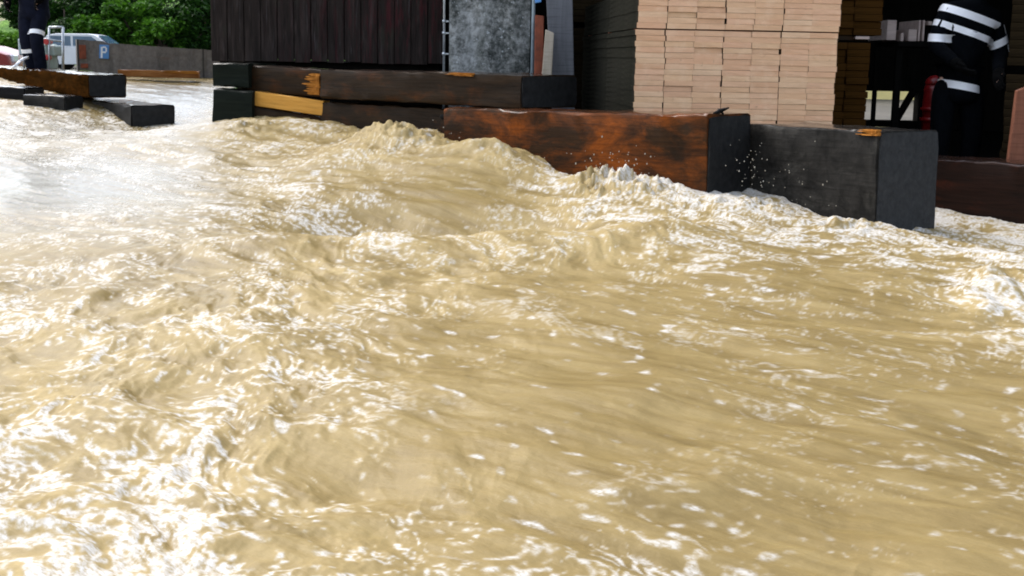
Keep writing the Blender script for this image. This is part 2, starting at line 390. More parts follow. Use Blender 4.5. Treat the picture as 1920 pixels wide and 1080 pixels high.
def chips(parent, name, matk, x0, x1, y, z, dy, dz, n, seed, label=None):
    """torn fibres standing slightly proud of the timber: ragged strips side by side"""
    rnd = random.Random(seed); bm = bmesh.new(); hh = 2 * dz / n
    for i in range(n):
        zc = z - dz + hh * (i + .5); a_ = x0 + (x1 - x0) * abs(math.sin(i * 1.9 + seed)) ** 2 * .45 * rnd.uniform(.4, 1.2); b_ = x1 - (x1 - x0) * rnd.uniform(0, .06)
        m_ = 5; tp, bt = [], []
        for k in range(m_ + 1):
            x = a_ + (b_ - a_) * k / m_; yy = y - rnd.uniform(.002, .016); t_ = hh * .5 * (min(1, .25 + k * .5))
            tp.append((bm.verts.new((x, yy, zc + t_ * rnd.uniform(.8, 1.15))), bm.verts.new((x, y + .02, zc + t_)))); bt.append((bm.verts.new((x, yy - rnd.uniform(-.003, .005), zc - t_ * rnd.uniform(.8, 1.15))), bm.verts.new((x, y + .02, zc - t_))))
        for k in range(m_):
            bm.faces.new((tp[k][0], bt[k][0], bt[k + 1][0], tp[k + 1][0])); bm.faces.new((tp[k][1], tp[k][0], tp[k + 1][0], tp[k + 1][1])); bm.faces.new((bt[k][0], bt[k][1], bt[k + 1][1], bt[k + 1][0]))
        bm.faces.new((tp[0][0], tp[0][1], bt[0][1], bt[0][0])); bm.faces.new((tp[-1][1], tp[-1][0], bt[-1][0], bt[-1][1]))
    bmesh.ops.recalc_face_normals(bm, faces=bm.faces)
    o = obj(name, bm, M[matk], parent)
    if label: o['label'] = label
    return o
b4 = beam('timber_beam', 'thick grey-black timber with slate coloured end, splintered on top near its right end', 'timber', (1404, 233, 5.95), (1646, 246, 5.2), .66, back=1759, body='beam_grey', end='end_slate', group=GB, seed=4, ch=.02, rough=.007)
L4 = b4['_dims'][0]
chips(b4, 'splintered_patch', 'fresh_orange', L4 - .13, L4 + .012, -.004, -.008, .05, .016, 4, 3, 'bright orange splintered edge of the timber')
b3 = beam('timber_beam', 'long rusty orange-brown timber with a black end, water surging against it', 'timber', (833, 203, 7.1), (1326, 216, 5.6), .62, back=1406, body='beam_rust', group=GB, seed=3)
L3_ = b3['_dims'][0]
# broken stick on top of b3
st = P(1338, 214, 5.72); bm = bmesh.new()
pp = [st, P(1350, 208, 5.72), P(1367, 202, 5.70)]
add_tube(bm, pp[0], pp[1], .010, .014, 7); add_tube(bm, pp[1], pp[2], .014, .004, 7); add_tube(bm, pp[1], P(1356, 213, 5.74), .008, .006, 6); add_tube(bm, pp[1], P(1346, 203, 5.74), .006, .002, 6)
tag(obj('broken_stick', bm, M['beam_black']), 'dark broken stick lying on the top of the rusty timber', 'stick')
b2 = beam('timber_beam', 'dark brown timber with the knot, half drowned under the upper brown timber', 'timber', (600, 192, 8.42), (850, 206, 7.42), .5, w=.4, body='beam_brown', end=None, group=GB, seed=2)
bm = bmesh.new(); L2_ = b2['_dims'][0]
bmesh.ops.create_icosphere(bm, subdivisions=2, radius=1)
for v in bm.verts: v.co = Vector((L2_ - .10 + v.co.x * .035, -.004 + v.co.y * .008, -.055 + v.co.z * .02))
obj('knot', bm, M['beam_black'], b2)
u2 = beam('timber_beam', 'upper brown timber with a black end, in front of the mottled grey wall', 'timber', (600, 130, 8.3), (976, 141, 6.95), .232, back=1081, body='beam_brown', group=GB, seed=5)
Lu = u2['_dims'][0]
sx = Lu * .66
chips(u2, 'splintered_patch', 'fresh_orange', sx, sx + .30, -.006, -.006, .004, .012, 4, 5, 'pale orange torn strip along the top edge')
u1 = beam('timber_beam', 'short brown timber with a torn orange patch, left of the upper brown timber', 'timber', (464, 122, 8.82), (607, 130.3, 8.40), .225, w=.35, body='beam_brown', end=None, group=GB, seed=6)
Lx = u1['_dims'][0]
chips(u1, 'splintered_patch', 'fresh_orange', Lx - .215, Lx - .03, -.006, -.125, .006, .088, 9, 8, 'torn bright orange wood at the right end')
b1 = beam('timber_beam', 'dark timber awash with muddy water beneath the bright orange plank', 'timber', (470, 198, 8.66), (610, 221, 8.44), .4, w=.35, body='beam_brown', end=None, group=GB, seed=7)
pk = beam('plank', 'bright orange freshly sawn plank wedged between two dark timbers', 'plank', (474, 171, 8.66), (606, 189.7, 8.40), .122, w=.10, body='new_plank', end=None, seed=8, rough=.002, ch=.005)
blk = beam('timber_block', 'upper of the two black-green timber blocks under the left corner of the dark hut', 'timber', (399, 118, 8.72), (466, 121, 8.70), .20, w=.9, body='beam_green', end=None, group='black-green blocks under the hut', seed=9)
blk2 = beam('timber_block', 'lower of the two black-green timber blocks, standing in the water under the hut corner', 'timber', (400, 166, 8.60), (474, 171, 8.58), .5, w=.9, body='beam_green', end=None, group='black-green blocks under the hut', seed=10, ch=.025)
b5 = beam('timber_beam', 'low dark reddish timber at the right edge of the water behind the slate ended timber', 'timber', (1700, 297, 6.45), (2150, 322, 5.6), .6, w=.4, body='beam_red', group=GB, seed=11)
GL = 'timbers of the left barrier'
l1 = beam('timber_beam', 'brown timber with a black end, topmost of the left barrier by the street', 'timber', (-60, 121.3, 14.5), (164, 139, 9.7), .222, back=236, body='beam_left', group=GL, seed=12)
l2 = beam('timber_beam', 'low black timber jutting out into the water below the brown timber on the left', 'timber', (110, 181, 11.8), (245, 197, 9.0), .23, back=328, body='beam_black', group=GL, seed=13)
l3 = beam('timber_block', 'short dark grey timber block standing in the water below the left brown timber', 'timber', (44, 176, 9.50), (120, 180, 9.42), .32, w=.28, body='beam_grey', end='end_black', group=GL, seed=14)
l4 = beam('timber_beam', 'black timber at the left edge of the photo just above the foaming water', 'timber', (-220, 150, 10.2), (44, 165, 9.9), .30, w=.3, body='beam_black', group=GL, seed=15)
pw = beam('plank', 'orange-brown board with a pale sawn end lying before the low grey wall', 'plank', (221, 131, 13.0), (372, 134, 13.2), .085, w=.2, body='board_orange', end=None, seed=16, rough=.006, ch=.006)
Lp = pw['_dims'][0]
chips(pw, 'sawn_face', 'fresh_orange', Lp * .52, Lp + .01, -.006, -.012, .004, .018, 4, 4, 'pale orange fresh wood along the board')

# ------------------------------------------------------------------ dark hut
hx0, hx1, hy = P(396, 110, 9.6).x, P(833, 110, 9.6).x, 9.6
hut = empty('wooden_hut', ((hx0 + hx1) / 2, hy + 1.2, .9))
tag(hut, 'dark hut clad in vertical brown-black boards with faded crimson stains', 'hut')
bm = bmesh.new(); n = 14; bw = (hx1 - hx0) / n; z0 = P(600, 116, hy).z
for i in range(n + 1):
    if i == n: break
    add_box(bm, (hx0 + bw * (i + .5), hy + .012 + random.uniform(-.006, .006), z0 + 1.3 + random.uniform(-.012, .004)), (bw - .007, .024, 2.6), bev=.003)
add_box(bm, ((hx0 + hx1) / 2, hy + .05, z0 + 1.31), (hx1 - hx0 - .02, .04, 2.58))
for k in range(16):   # left side cladding
    add_box(bm, (hx0 + .012, hy + .13 + k * .15, z0 + 1.3), (.024, .144, 2.6), bev=.003)
obj('plank_wall', bm, M['hut_boards'], hut, Matrix.Identity(4))
bm = bmesh.new(); add_box(bm, ((hx0 + hx1) / 2, hy + 1.2, z0 - .06), (hx1 - hx0 - .1, 2.2, .12)); add_box(bm, ((hx0 + hx1) / 2, hy + 1.3, z0 - .5), (hx1 - hx0 - .3, 1.9, .8))
obj('floor_frame', bm, M['shed_dark'], hut, Matrix.Identity(4))
bm = bmesh.new(); add_box(bm, ((hx0 + hx1) / 2, hy + 1.3, z0 + 2.68), (hx1 - hx0 + .5, 2.9, .12)); obj('roof', bm, M['shed_dark'], hut, Matrix.Identity(4))
for o in hut.children: o.matrix_parent_inverse = Matrix.Identity(4); o.matrix_basis = Matrix.Translation(-hut.location)

# ------------------------------------------------------------------ pole, mottled wall, pipe, boards
a = P(832, 133, 9.0)
pole = empty('metal_pole', (a.x, a.y, .75)); tag(pole, 'thin pale metal pole with clamps at the right corner of the dark hut', 'pole')
bm = bmesh.new(); add_tube(bm, (0, 0, -.6), (0, 0, 2.4), .010, n=10); obj('shaft', bm, M['steel_pale'], pole)
for py in (40, 62, 101):
    zz = P(832, py, 9.0).z - .75
    bm = bmesh.new(); add_tube(bm, (0, 0, zz - .012), (0, 0, zz + .012), .017, n=10); add_box(bm, (.024, 0, zz), (.04, .014, .014), bev=.003); obj('clamp', bm, M['steel_pale'], pole)
a, c = P(842, 100, 8.9), P(993, 100, 8.9)
bm = bmesh.new(); g = bmesh.ops.create_grid(bm, x_segments=40, y_segments=80, size=.5)
for v in bm.verts:
    x, z = v.co.x, v.co.y
    v.co = Vector((x * (c.x - a.x), .012 * math.sin(x * 17 + z * 9) + random.uniform(-.008, .008), z * 3.0))
r = bmesh.ops.extrude_face_region(bm, geom=bm.faces[:])
for e in r['geom']:
    if isinstance(e, bmesh.types.BMVert): e.co.y += .35
bmesh.ops.recalc_face_normals(bm, faces=bm.faces); sharpen(bm, R(60))
o = obj('concrete_pillar', bm, M['rough_concrete']); o.location = ((a.x + c.x) / 2, 8.9, 1.5)
tag(o, 'rough mottled grey concrete pillar between the hut and the grey pipe', 'pillar')
a = P(998, 138, 8.75); bm = bmesh.new(); add_tube(bm, (0, 0, -.7), (0, 0, 2.3), .016, n=12)
for z in (-.3, .9, 2.0): add_tube(bm, (0, 0, z), (0, 0, z + .05), .021, n=12)
o = obj('pipe', bm, M['pipe_blue']); o.location = (a.x, a.y, .75); tag(o, 'slim blue-grey pipe on the right edge of the mottled concrete pillar', 'pipe')
def slab(name, label, cat, pxs, Y, mk, th=.03, tilt=0):
    """board standing upright; pxs = bottom-left, bottom-right, top-right, top-left photo points"""
    ps = [P(x, y, Y) for x, y in pxs]; c0 = sum(ps, Vector()) / 4
    bm = bmesh.new(); f = [bm.verts.new(p - c0) for p in ps]; bk = [bm.verts.new(p - c0 + Vector((0, th, 0))) for p in ps]
    bm.faces.new(f); bm.faces.new(bk[::-1])
    for i in range(4): bm.faces.new((f[i], bk[i], bk[(i + 1) % 4], f[(i + 1) % 4]))
    bmesh.ops.recalc_face_normals(bm, faces=bm.faces)
    bmesh.ops.bevel(bm, geom=bm.edges[:], offset=.004, segments=1, affect='EDGES')
    o = obj(name, bm, M[mk]); o.location = c0; return tag(o, label, cat)
slab('panel', 'tall plain grey panel standing left of the dark board pile', 'panel', [(1036, 215), (1078, 215), (1070, -160), (1016, -160)], 8.55, 'grey_board', .06)
slab('board', 'short pale board leaning against the grey panel', 'board', [(1011, 200), (1031, 200), (1039, 62), (1023, 55)], 8.45, 'pale_board', .03)
slab('board', 'dark rust-red board behind the short pale board', 'board', [(1001, 200), (1018, 200), (1020, 30), (1003, 28)], 8.62, 'rust', .03)
slab('bracket', 'small blue metal piece at the top beside the grey pipe', 'bracket', [(1003, 6), (1015, 4), (1018, -40), (1003, -40)], 8.6, 'sign_blue', .02)

# ------------------------------------------------------------------ lumber stacks
GS = 'pale sawn boards of the big lumber stack'
fl, fr = PZ(1187, 6.95, .5), PZ(1561, 7.05, .5)
ex = (fr - fl); ex.z = 0; Wst = ex.length; ex.normalize(); ey = Vector((0, 0, 1)).cross(ex)
ncol = 7; bw = Wst / ncol; rowh = .0378; Lb = 2.6
def board_mesh(seed):
    rnd = random.Random(seed); bm = bmesh.new()
    vs = add_box(bm, (0, Lb / 2, 0), (bw - .0012, Lb, rowh - .0003), bev=.0009)
    for v in bm.verts:
        if v.co.y < .01: v.co.y += rnd.uniform(-.002, .002)
    me = bpy.data.meshes.new('board'); bm.to_mesh(me); bm.free()
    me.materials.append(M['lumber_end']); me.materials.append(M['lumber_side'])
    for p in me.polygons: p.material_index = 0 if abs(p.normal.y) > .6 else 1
    return me
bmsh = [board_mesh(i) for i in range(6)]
zsplit = PZ(1187, 6.95, P(1187, 53, 6.95).z).z
nlow = 29; zb = zsplit - nlow * rowh - .007
rs = random.Random(5)
for r_ in range(nlow + 7):
    z = zb + (r_ + .5) * rowh + (.009 if r_ >= nlow else 0)
    rowshift = rs.uniform(-.003, .003); x = rowshift
    for c_ in range(ncol):
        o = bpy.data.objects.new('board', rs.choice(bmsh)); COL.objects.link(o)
        gap = rs.choice([0, 0, 0, .001, .0025, .006])
        p = fl + ex * (bw * (c_ + .5) + rowshift + rs.uniform(-.0015, .0015) + (gap if c_ % 2 else -gap) + (.01 if r_ >= nlow else 0)) + ey * (rs.uniform(-.003, .003) + (.012 if rs.random() < .06 else 0))
        o.matrix_world = Matrix(((ex.x, ey.x, 0, p.x), (ex.y, ey.y, 0, p.y), (0, 0, 1, z + rs.uniform(-.0006, .0006)), (0, 0, 0, 1)))
        if r_ >= nlow: tag(o, 'pale sawn board in the upper bundle above the dark gap of the big lumber stack', 'board', 'pale boards of the upper bundle')
        else: tag(o, 'pale pinkish sawn board in the lower bundle of the big lumber stack', 'board', 'pale boards of the lower bundle')
for k in range(3):
    c = fl + ex * (Wst / 2) + ey * (.12 + k * 1.1); rz_ = Matrix.Rotation(math.atan2(ex.y, ex.x), 3, 'Z')
    c.z = zb + nlow * rowh + .0045
    bm = bmesh.new(); add_box(bm, c, (Wst - .02, .06, .0086), rz_)
    tag(obj('spacer_strip', bm, M['rust']), 'thin dark red strip in the gap between the two bundles of the big lumber stack', 'spacer', 'strips between the bundles')
    c.z = zb / 2 - .01
    bm = bmesh.new(); add_box(bm, c, (Wst, .12, max(zb + .018, .02)), rz_)
    tag(obj('stack_bearer', bm, M['beam_brown']), 'squared bearer on the floor under the big lumber stack', 'bearer', 'bearers under the big stack')

def pile(label, group, x0, x1, Y, depth, z0, z1, mk, bh, nb, name='dark_board', cat='board', gaps=(), turn=0):
    """stack of long boards seen end-on: every board its own thing"""
    rnd = random.Random(int(Y * 100) + nb); bw_ = (x1 - x0) / nb; k = int((z1 - z0) / bh); ms = []
    for i in range(3):
        bm = bmesh.new(); add_box(bm, (0, depth / 2, 0), (bw_ - .003, depth, bh - .002), bev=.003)
        me = bpy.data.meshes.new(name); bm.to_mesh(me); bm.free(); me.materials.append(M[mk]); ms.append(me)
    for r_ in range(k):
        zz = z0 + (r_ + .5) * bh
        if any(a_ < zz < b_ for a_, b_ in gaps): continue
        for c_ in range(nb):
            o = bpy.data.objects.new(name, rnd.choice(ms)); COL.objects.link(o)
            dx_ = bw_ * (c_ + .5) + rnd.uniform(-.002, .002); o.location = (x0 + dx_ * math.cos(turn), Y + dx_ * math.sin(turn) + rnd.uniform(0, .03), zz); o.rotation_euler = (0, 0, turn)
            tag(o, label, cat, group)
# dark pile left of the big stack
Yd = 9.7; za = P(1100, 52, Yd).z; zc = P(1100, 42, Yd).z
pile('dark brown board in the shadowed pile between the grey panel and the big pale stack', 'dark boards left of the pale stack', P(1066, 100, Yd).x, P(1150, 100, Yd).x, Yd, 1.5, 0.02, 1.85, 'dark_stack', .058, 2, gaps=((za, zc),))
# brown piles right of the big stack
Yb = 7.7
zg0, zg1 = P(1600, 76, Yb).z, P(1600, 66, Yb).z
xb0 = P(1545, 100, Yb).x
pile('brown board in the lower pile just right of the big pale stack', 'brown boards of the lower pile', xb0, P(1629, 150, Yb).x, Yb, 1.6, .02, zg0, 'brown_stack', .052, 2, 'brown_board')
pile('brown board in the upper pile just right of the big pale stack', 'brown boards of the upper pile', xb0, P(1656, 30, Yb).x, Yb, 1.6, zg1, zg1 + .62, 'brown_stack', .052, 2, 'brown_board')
bm = bmesh.new(); add_box(bm, ((P(1590, 71, Yb).x), Yb + .3, (zg0 + zg1) / 2), (.30, .5, (zg1 - zg0) * .8)); 
tag(obj('spacer_block', bm, M['beam_brown']), 'dark spacer block between the two brown board piles', 'spacer')
bm = bmesh.new(); add_box(bm, (P(1618, 72, Yb).x, Yb + .04, zg1 - .018), (.105, .06, .022), bev=.003)
tag(obj('spacer_strip', bm, M['far_board']), 'short pale strip sticking out between the two brown board piles', 'spacer')
# right-hand dark pile
Yr = 7.4
zr = [P(1905, y, Yr).z for y in (133, 124, 15, 7)]
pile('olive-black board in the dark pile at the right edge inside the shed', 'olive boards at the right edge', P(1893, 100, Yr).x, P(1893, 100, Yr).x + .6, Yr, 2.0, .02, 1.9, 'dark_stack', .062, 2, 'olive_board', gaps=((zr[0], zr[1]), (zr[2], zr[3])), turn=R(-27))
slab('board', 'reddish brown board leaning at the right edge beside the low reddish timber', 'board', [(1888, 330), (1960, 345), (1960, 150), (1908, 170)], 6.6, 'terracotta', .04)

# ------------------------------------------------------------------ lumber shed round the stacks
Yw = 16.0
shed = empty('lumber_shed', (3.5, 10, 0)); tag(shed, 'big dark open fronted lumber shed sheltering the board stacks', 'shed')
def sp(name, bm, mk): 
    o = obj(name, bm, M[mk], shed); o.location = (-3.5, -10, 0); return o
xo0, xo1 = P(1621, 200, Yw).x, P(1722, 200, Yw).x; zo1, zo0 = P(1670, 171, Yw).z, P(1670, 226, Yw).z
bm = bmesh.new(); xl, xr = -1.4, 9.0
add_box(bm, ((xl + xo0) / 2, Yw + .1, 2.2), (xo0 - xl, .2, 4.6)); add_box(bm, ((xo1 + xr) / 2, Yw + .1, 2.2), (xr - xo1, .2, 4.6))
add_box(bm, ((xo0 + xo1) / 2, Yw + .1, (zo1 + 4.5) / 2), (xo1 - xo0, .2, 4.5 - zo1)); add_box(bm, ((xo0 + xo1) / 2, Yw + .1, (zo0 - .1) / 2), (xo1 - xo0, .2, zo0 + .1))
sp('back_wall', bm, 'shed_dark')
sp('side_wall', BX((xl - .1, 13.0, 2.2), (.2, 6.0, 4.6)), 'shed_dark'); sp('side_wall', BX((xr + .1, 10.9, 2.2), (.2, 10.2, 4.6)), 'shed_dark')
bm = bmesh.new(); add_box(bm, ((xl + xr) / 2, 12.5, 4.6), (xr - xl + .8, 7.6, .18)); sp('roof', bm, 'shed_dark')  # unseen roof keeps the inside dark; front edge set back for daylight
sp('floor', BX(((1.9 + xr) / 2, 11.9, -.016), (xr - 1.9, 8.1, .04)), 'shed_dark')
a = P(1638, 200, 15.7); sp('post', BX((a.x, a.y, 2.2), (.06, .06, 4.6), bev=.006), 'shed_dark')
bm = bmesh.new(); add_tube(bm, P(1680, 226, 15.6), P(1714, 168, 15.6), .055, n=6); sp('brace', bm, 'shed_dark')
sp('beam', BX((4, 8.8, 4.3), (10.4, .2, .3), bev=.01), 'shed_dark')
# stored dark crates above and in front of the opening
a, c = P(1640, 168, 14), P(1722, 110, 14)
# pale boards in the dim back of the shed
for i, (x0, x1, y0, y1) in enumerate([(1662, 1682, 38, 75), (1689, 1695, 62, 77), (1703, 1720, 55, 77), (1721, 1727, 38, 77), (1729, 1735, 38, 77), (1741, 1748, 40, 47)]):
    a, c = P(x0, y1, 11.5), P(x1, y0, 11.5); bm = bmesh.new(); add_box(bm, (0, .3, 0), (c.x - a.x, .6, c.z - a.z), bev=.004)
    o = obj('stored_board', bm, M['far_board']); o.location = ((a.x + c.x) / 2, 11.5, (a.z + c.z) / 2)
    tag(o, 'dim pale board end stored high on the rack in the dark back of the shed', 'board', 'dim pale board ends in the dark of the shed')
rk = empty('storage_rack', (P(1714, 90, 11.8).x, 11.8, 0)); tag(rk, 'dark storage rack in the back of the shed carrying dim pale boards', 'rack')
zt = P(1705, 78, 11.5).z
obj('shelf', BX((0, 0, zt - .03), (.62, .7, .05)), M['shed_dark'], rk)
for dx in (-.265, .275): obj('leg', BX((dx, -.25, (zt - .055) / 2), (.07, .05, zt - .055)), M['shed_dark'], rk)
# red standpipe beside the opening
a = P(1746, 236, 9.0)
rp = empty('red_standpipe', (a.x, a.y, 0)); tag(rp, 'dark red standpipe with flanges standing beside the bright opening in the shed', 'standpipe')
zc = P(1746, 147, 9.0).z
bm = bmesh.new(); add_lathe(bm, [(.085, 0), (.085, zc - .10), (.075, zc - .06)], n=18); obj('pipe_body', bm, M['red_metal'], rp)
bm = bmesh.new(); add_lathe(bm, [(.072, zc - .06), (.078, zc - .04), (.066, zc - .01), (.035, zc + .02), (.01, zc + .028)], n=18); obj('cap', bm, M['red_metal'], rp)
for z in (.53, .62): bm = bmesh.new(); add_lathe(bm, [(.10, z - .018), (.104, z), (.10, z + .018)], n=18); obj('flange', bm, M['red_metal'], rp)
bm = bmesh.new(); add_tube(bm, (.05, -.02, P(1746, 216, 9).z), (.13, -.09, P(1746, 216, 9).z), .05, n=14); obj('outlet', bm, M['red_metal'], rp)
# yellow house seen through the opening
hs_ = empty('yellow_house', (P(1670, 190, 30).x, 30, 0)); tag(hs_, 'sunlit yellow house with a white base seen through the shed opening', 'house')
zw = P(1670, 188, 30).z
obj('wall', BX((0, 3, zw + 2.5), (9, 6, 5.0)), M['yellow_wall'], hs_)
obj('base', BX((0, 2.9, zw / 2 - .4), (9.1, 6.1, zw + .8)), M['white_wall'], hs_)
bm = bmesh.new(); vs = [bm.verts.new(p) for p in [(-4.9, -.4, zw + 4.9), (4.9, -.4, zw + 4.9), (4.9, 6.4, zw + 4.9), (-4.9, 6.4, zw + 4.9), (-4.9, 3, zw + 7.4), (4.9, 3, zw + 7.4)]]
for f in ((0, 1, 5, 4), (2, 3, 4, 5), (0, 4, 3), (1, 2, 5), (0, 3, 2, 1)): bm.faces.new([vs[i] for i in f])
bmesh.ops.recalc_face_normals(bm, faces=bm.faces); obj('roof', bm, M['roof_tile'], hs_)

# ------------------------------------------------------------------ people
def skin(name, pts, edges, mk, parent=None, root=0, sub=2):
    """pts: (x,y,z,rx,ry)"""
    me = bpy.data.meshes.new(name); me.from_pydata([p[:3] for p in pts], edges, [])
    o = bpy.data.objects.new(name, me); COL.objects.link(o)
    o.modifiers.new('s', 'SKIN'); sv = me.skin_vertices[0].data
    for i, p in enumerate(pts): sv[i].radius = (p[3], p[4] if len(p) > 4 else p[3]); sv[i].use_root = i == root
    m_ = o.modifiers.new('u', 'SUBSURF'); m_.levels = m_.render_levels = sub
    dg = bpy.context.evaluated_depsgraph_get(); dg.update()
    nm = bpy.data.meshes.new_from_object(o.evaluated_get(dg))
    bpy.data.objects.remove(o); bpy.data.meshes.remove(me)
    for p in nm.polygons: p.use_smooth = True
    nm.materials.clear(); nm.name = name
    return obj(name, nm, M[mk], parent)
def band(src, center, axis, hh, r0, parent, mk='reflective', n=44, lift=.005, arc=None):
    """tape wrapped round a garment: rays shot inwards on to its surface"""
    bvh = BVHTree.FromPolygons([v.co for v in src.data.vertices], [p.vertices for p in src.data.polygons])
    ax = Vector(axis).normalized(); u = ax.orthogonal().normalized(); w = ax.cross(u); c = Vector(center)
    rows = []
    for s in (-1, -.33, .33, 1):
        ring = []
        for i in range(n):
            t_ = 2 * math.pi * i / n; d = u * math.cos(t_) + w * math.sin(t_); o_ = c + ax * hh * s + d * r0
            h = bvh.ray_cast(o_, -d, r0)
            ring.append(((h[0] if h[0] else c + ax * hh * s + d * r0 * .6)) + d * lift)
        rows.append(ring)
    bm = bmesh.new(); V = [[bm.verts.new(p) for p in r_] for r_ in rows]
    for A, B in zip(V, V[1:]):
        for i in range(n):
            f = bm.faces.new((A[i], A[(i + 1) % n], B[(i + 1) % n], B[i])); f.smooth = True
    bmesh.ops.recalc_face_normals(bm, faces=bm.faces)
    return obj('reflective_stripe', bm, M[mk], parent)
def person(label, loc, rz, J, cloth, jacket=True):
    """J: joint dict in local metres"""
    V = lambda k: Vector(J[k])
    root_pts = []; 
    hd = V('head'); nk = V('neck'); ch = V('chest'); pv = V('pelvis')
    fw = Vector(J.get('face', (0, -1, 0))).normalized()
    pts = [(*pv, .10, .08), (*((pv + ch) / 2), .12, .09), (*ch, .15, .10), (*nk, .055), (*(hd + Vector((0, 0, -.06))), .07, .075), (*hd, .082, .095), (*(hd + Vector((0, 0, .085))), .06, .075),
           (*(hd + fw * .075 + Vector((0, 0, -.10))), .035, .03)]
    ed = [(0, 1), (1, 2), (2, 3), (3, 4), (4, 5), (5, 6), (4, 7)]
    def chain(frm, lst):
        i0 = frm
        for p in lst:
            pts.append(p); ed.append((i0, len(pts) - 1)); i0 = len(pts) - 1
        return i0
    for s in 'lr':
        sh, el, wr = V('sh' + s), V('el' + s), V('wr' + s)
        d = (wr - el).normalized(); side = d.cross(Vector((0, 1, 0))).normalized(); side2 = d.cross(side).normalized()
        i = chain(2, [(*sh, .058), (*el, .042), (*wr, .027, .03)])
        palm = wr + d * .07
        ip = chain(i, [(*palm, .036, .018)])
        for k in range(4):
            o_ = side2 * (.030 - .02 * k); l = (.075, .085, .08, .062)[k]
            b0 = palm + d * .035 + o_; kn = b0 + d * l * .5 + side * .012; tp = kn + d * l * .35 + side * .03
            chain(ip, [(*b0, .0095), (*kn, .009), (*tp, .0075)])
        th = wr + d * .03 + side2 * .04
        chain(ip, [(*th, .011), (*(th + d * .035 + side2 * .012), .0095), (*(th + d * .06 + side * .012), .008)])
        hp, kn, an, to = V('hp' + s), V('kn' + s), V('an' + s), V('to' + s)
        chain(0, [(*hp, .068), (*kn, .055), (*an, .038), (*to, .035, .025)])
    body = skin('person', pts, ed, 'skin', None, 0, 2); body.location = loc; body.rotation_euler = (0, 0, rz); tag(body, label, 'person')
    # face, ears, hair, helmet
    bm = bmesh.new(); sd_ = fw.cross(Vector((0, 0, 1)))
    for k in (-1, 1):
        bmesh.ops.create_icosphere(bm, subdivisions=2, radius=.012, matrix=Matrix.Translation(hd + fw * .088 + sd_ * .032 * k + Vector((0, 0, .0))))
    obj('eyes', bm, M['hair'], body)
    bm = bmesh.new(); add_tube(bm, hd + fw * .09 + Vector((0, 0, 0)), hd + fw * .115 + Vector((0, 0, -.045)), .008, .015, 8); obj('nose', bm, M['skin'], body)
    bm = bmesh.new(); add_box(bm, hd + fw * .088 + Vector((0, 0, -.078)), (.045, .012, .01), Matrix.Rotation(math.atan2(fw.x, -fw.y), 3, 'Z'), .003); obj('mouth', bm, M['rust'], body)
    bm = bmesh.new()
    for k in (-1, 1): bmesh.ops.create_icosphere(bm, subdivisions=2, radius=.024, matrix=Matrix.Translation(hd + sd_ * .084 * k) @ Matrix.Diagonal((.5, .8, 1.2, 1)))
    obj('ears', bm, M['skin'], body)
    bm = bmesh.new(); add_lathe(bm, [(.15, .02), (.152, .03), (.118, .045), (.112, .09), (.085, .14), (.04, .165), (.01, .17)], tuple(hd), 20); obj('helmet', bm, M['helmet'], body)
    # clothes
    tp = [(*(pv + Vector((0, 0, .06))), .185, .135), (*pv, .175, .13)]; te = [(0, 1)]
    for s in 'lr':
        hp, kn, an = V('hp' + s), V('kn' + s), V('an' + s); i = 1
        for p in [(*hp, .112, .115), (*((hp + kn) / 2), .10), (*kn, .082), (*((kn + an) / 2), .078), (*(an + (kn - an).normalized() * .03), .075)]:
            tp.append(p); te.append((i, len(tp) - 1)); i = len(tp) - 1
    tr = skin('trousers', tp, te, cloth, body, 0, 2)
    jp = [(*(pv + Vector((0, 0, -.24))), .205, .17), (*(pv + Vector((0, 0, -.12))), .195, .165), (*(pv + Vector((0, 0, .08))), .165, .135), (*((pv + ch) / 2), .150, .125), (*ch, .155, .13), (*(nk + Vector((0, 0, -.03))), .085, .085), (*(nk + Vector((0, 0, .03))), .07, .07)]
    je = [(0, 1), (1, 2), (2, 3), (3, 4), (4, 5), (5, 6)]
    for s in 'lr':
        sh, el, wr = V('sh' + s), V('el' + s), V('wr' + s); i = 4
        for p in [(*sh, .085), (*((sh + el) / 2), .075), (*el, .068), (*((el + wr) / 2), .058), (*wr, .05)]:
            jp.append(p); je.append((i, len(jp) - 1)); i = len(jp) - 1
    jk = skin('jacket', jp, je, cloth, body, 3, 2)
    for s in 'lr':
        an, to = V('an' + s), V('to' + s); kn = V('kn' + s)
        skin('boot', [(*(an + (kn - an).normalized() * .14), .066), (*an, .062), (*(an + Vector((0, 0, -.05))), .055), (*((an + to) / 2 + Vector((0, 0, -.03))), .065, .055), (*(to + Vector((0, 0, -.005)) + (to - an).normalized() * .03), .062, .05)], [(0, 1), (1, 2), (2, 3), (3, 4)], 'boot', body, 0, 2)
        wr, el = V('wr' + s), V('el' + s); d = (wr - el).normalized(); side = d.cross(Vector((0, 1, 0))).normalized(); side2 = d.cross(side).normalized()
        gp = [(*(wr - d * .05), .052), (*(wr + d * .01), .046), (*(wr + d * .07), .050, .034)]; ge = [(0, 1), (1, 2)]
        def fchain(frm, lst):
            for p in lst: gp.append(p); ge.append((frm, len(gp) - 1)); frm = len(gp) - 1
        for k in range(4):
            b0 = wr + d * .105 + side2 * (.030 - .02 * k); l = (.075, .085, .08, .062)[k]; kn_ = b0 + d * l * .5 + side * .012
            fchain(2, [(*b0, .0125), (*kn_, .012), (*(kn_ + d * l * .45 + side * .03), .0105)])
        th = wr + d * .03 + side2 * .04; fchain(1, [(*th, .0145), (*(th + d * .035 + side2 * .012), .013), (*(th + d * .065 + side * .012), .011)])
        skin('glove', gp, ge, 'glove', body, 1, 2)
    return body, jk, tr
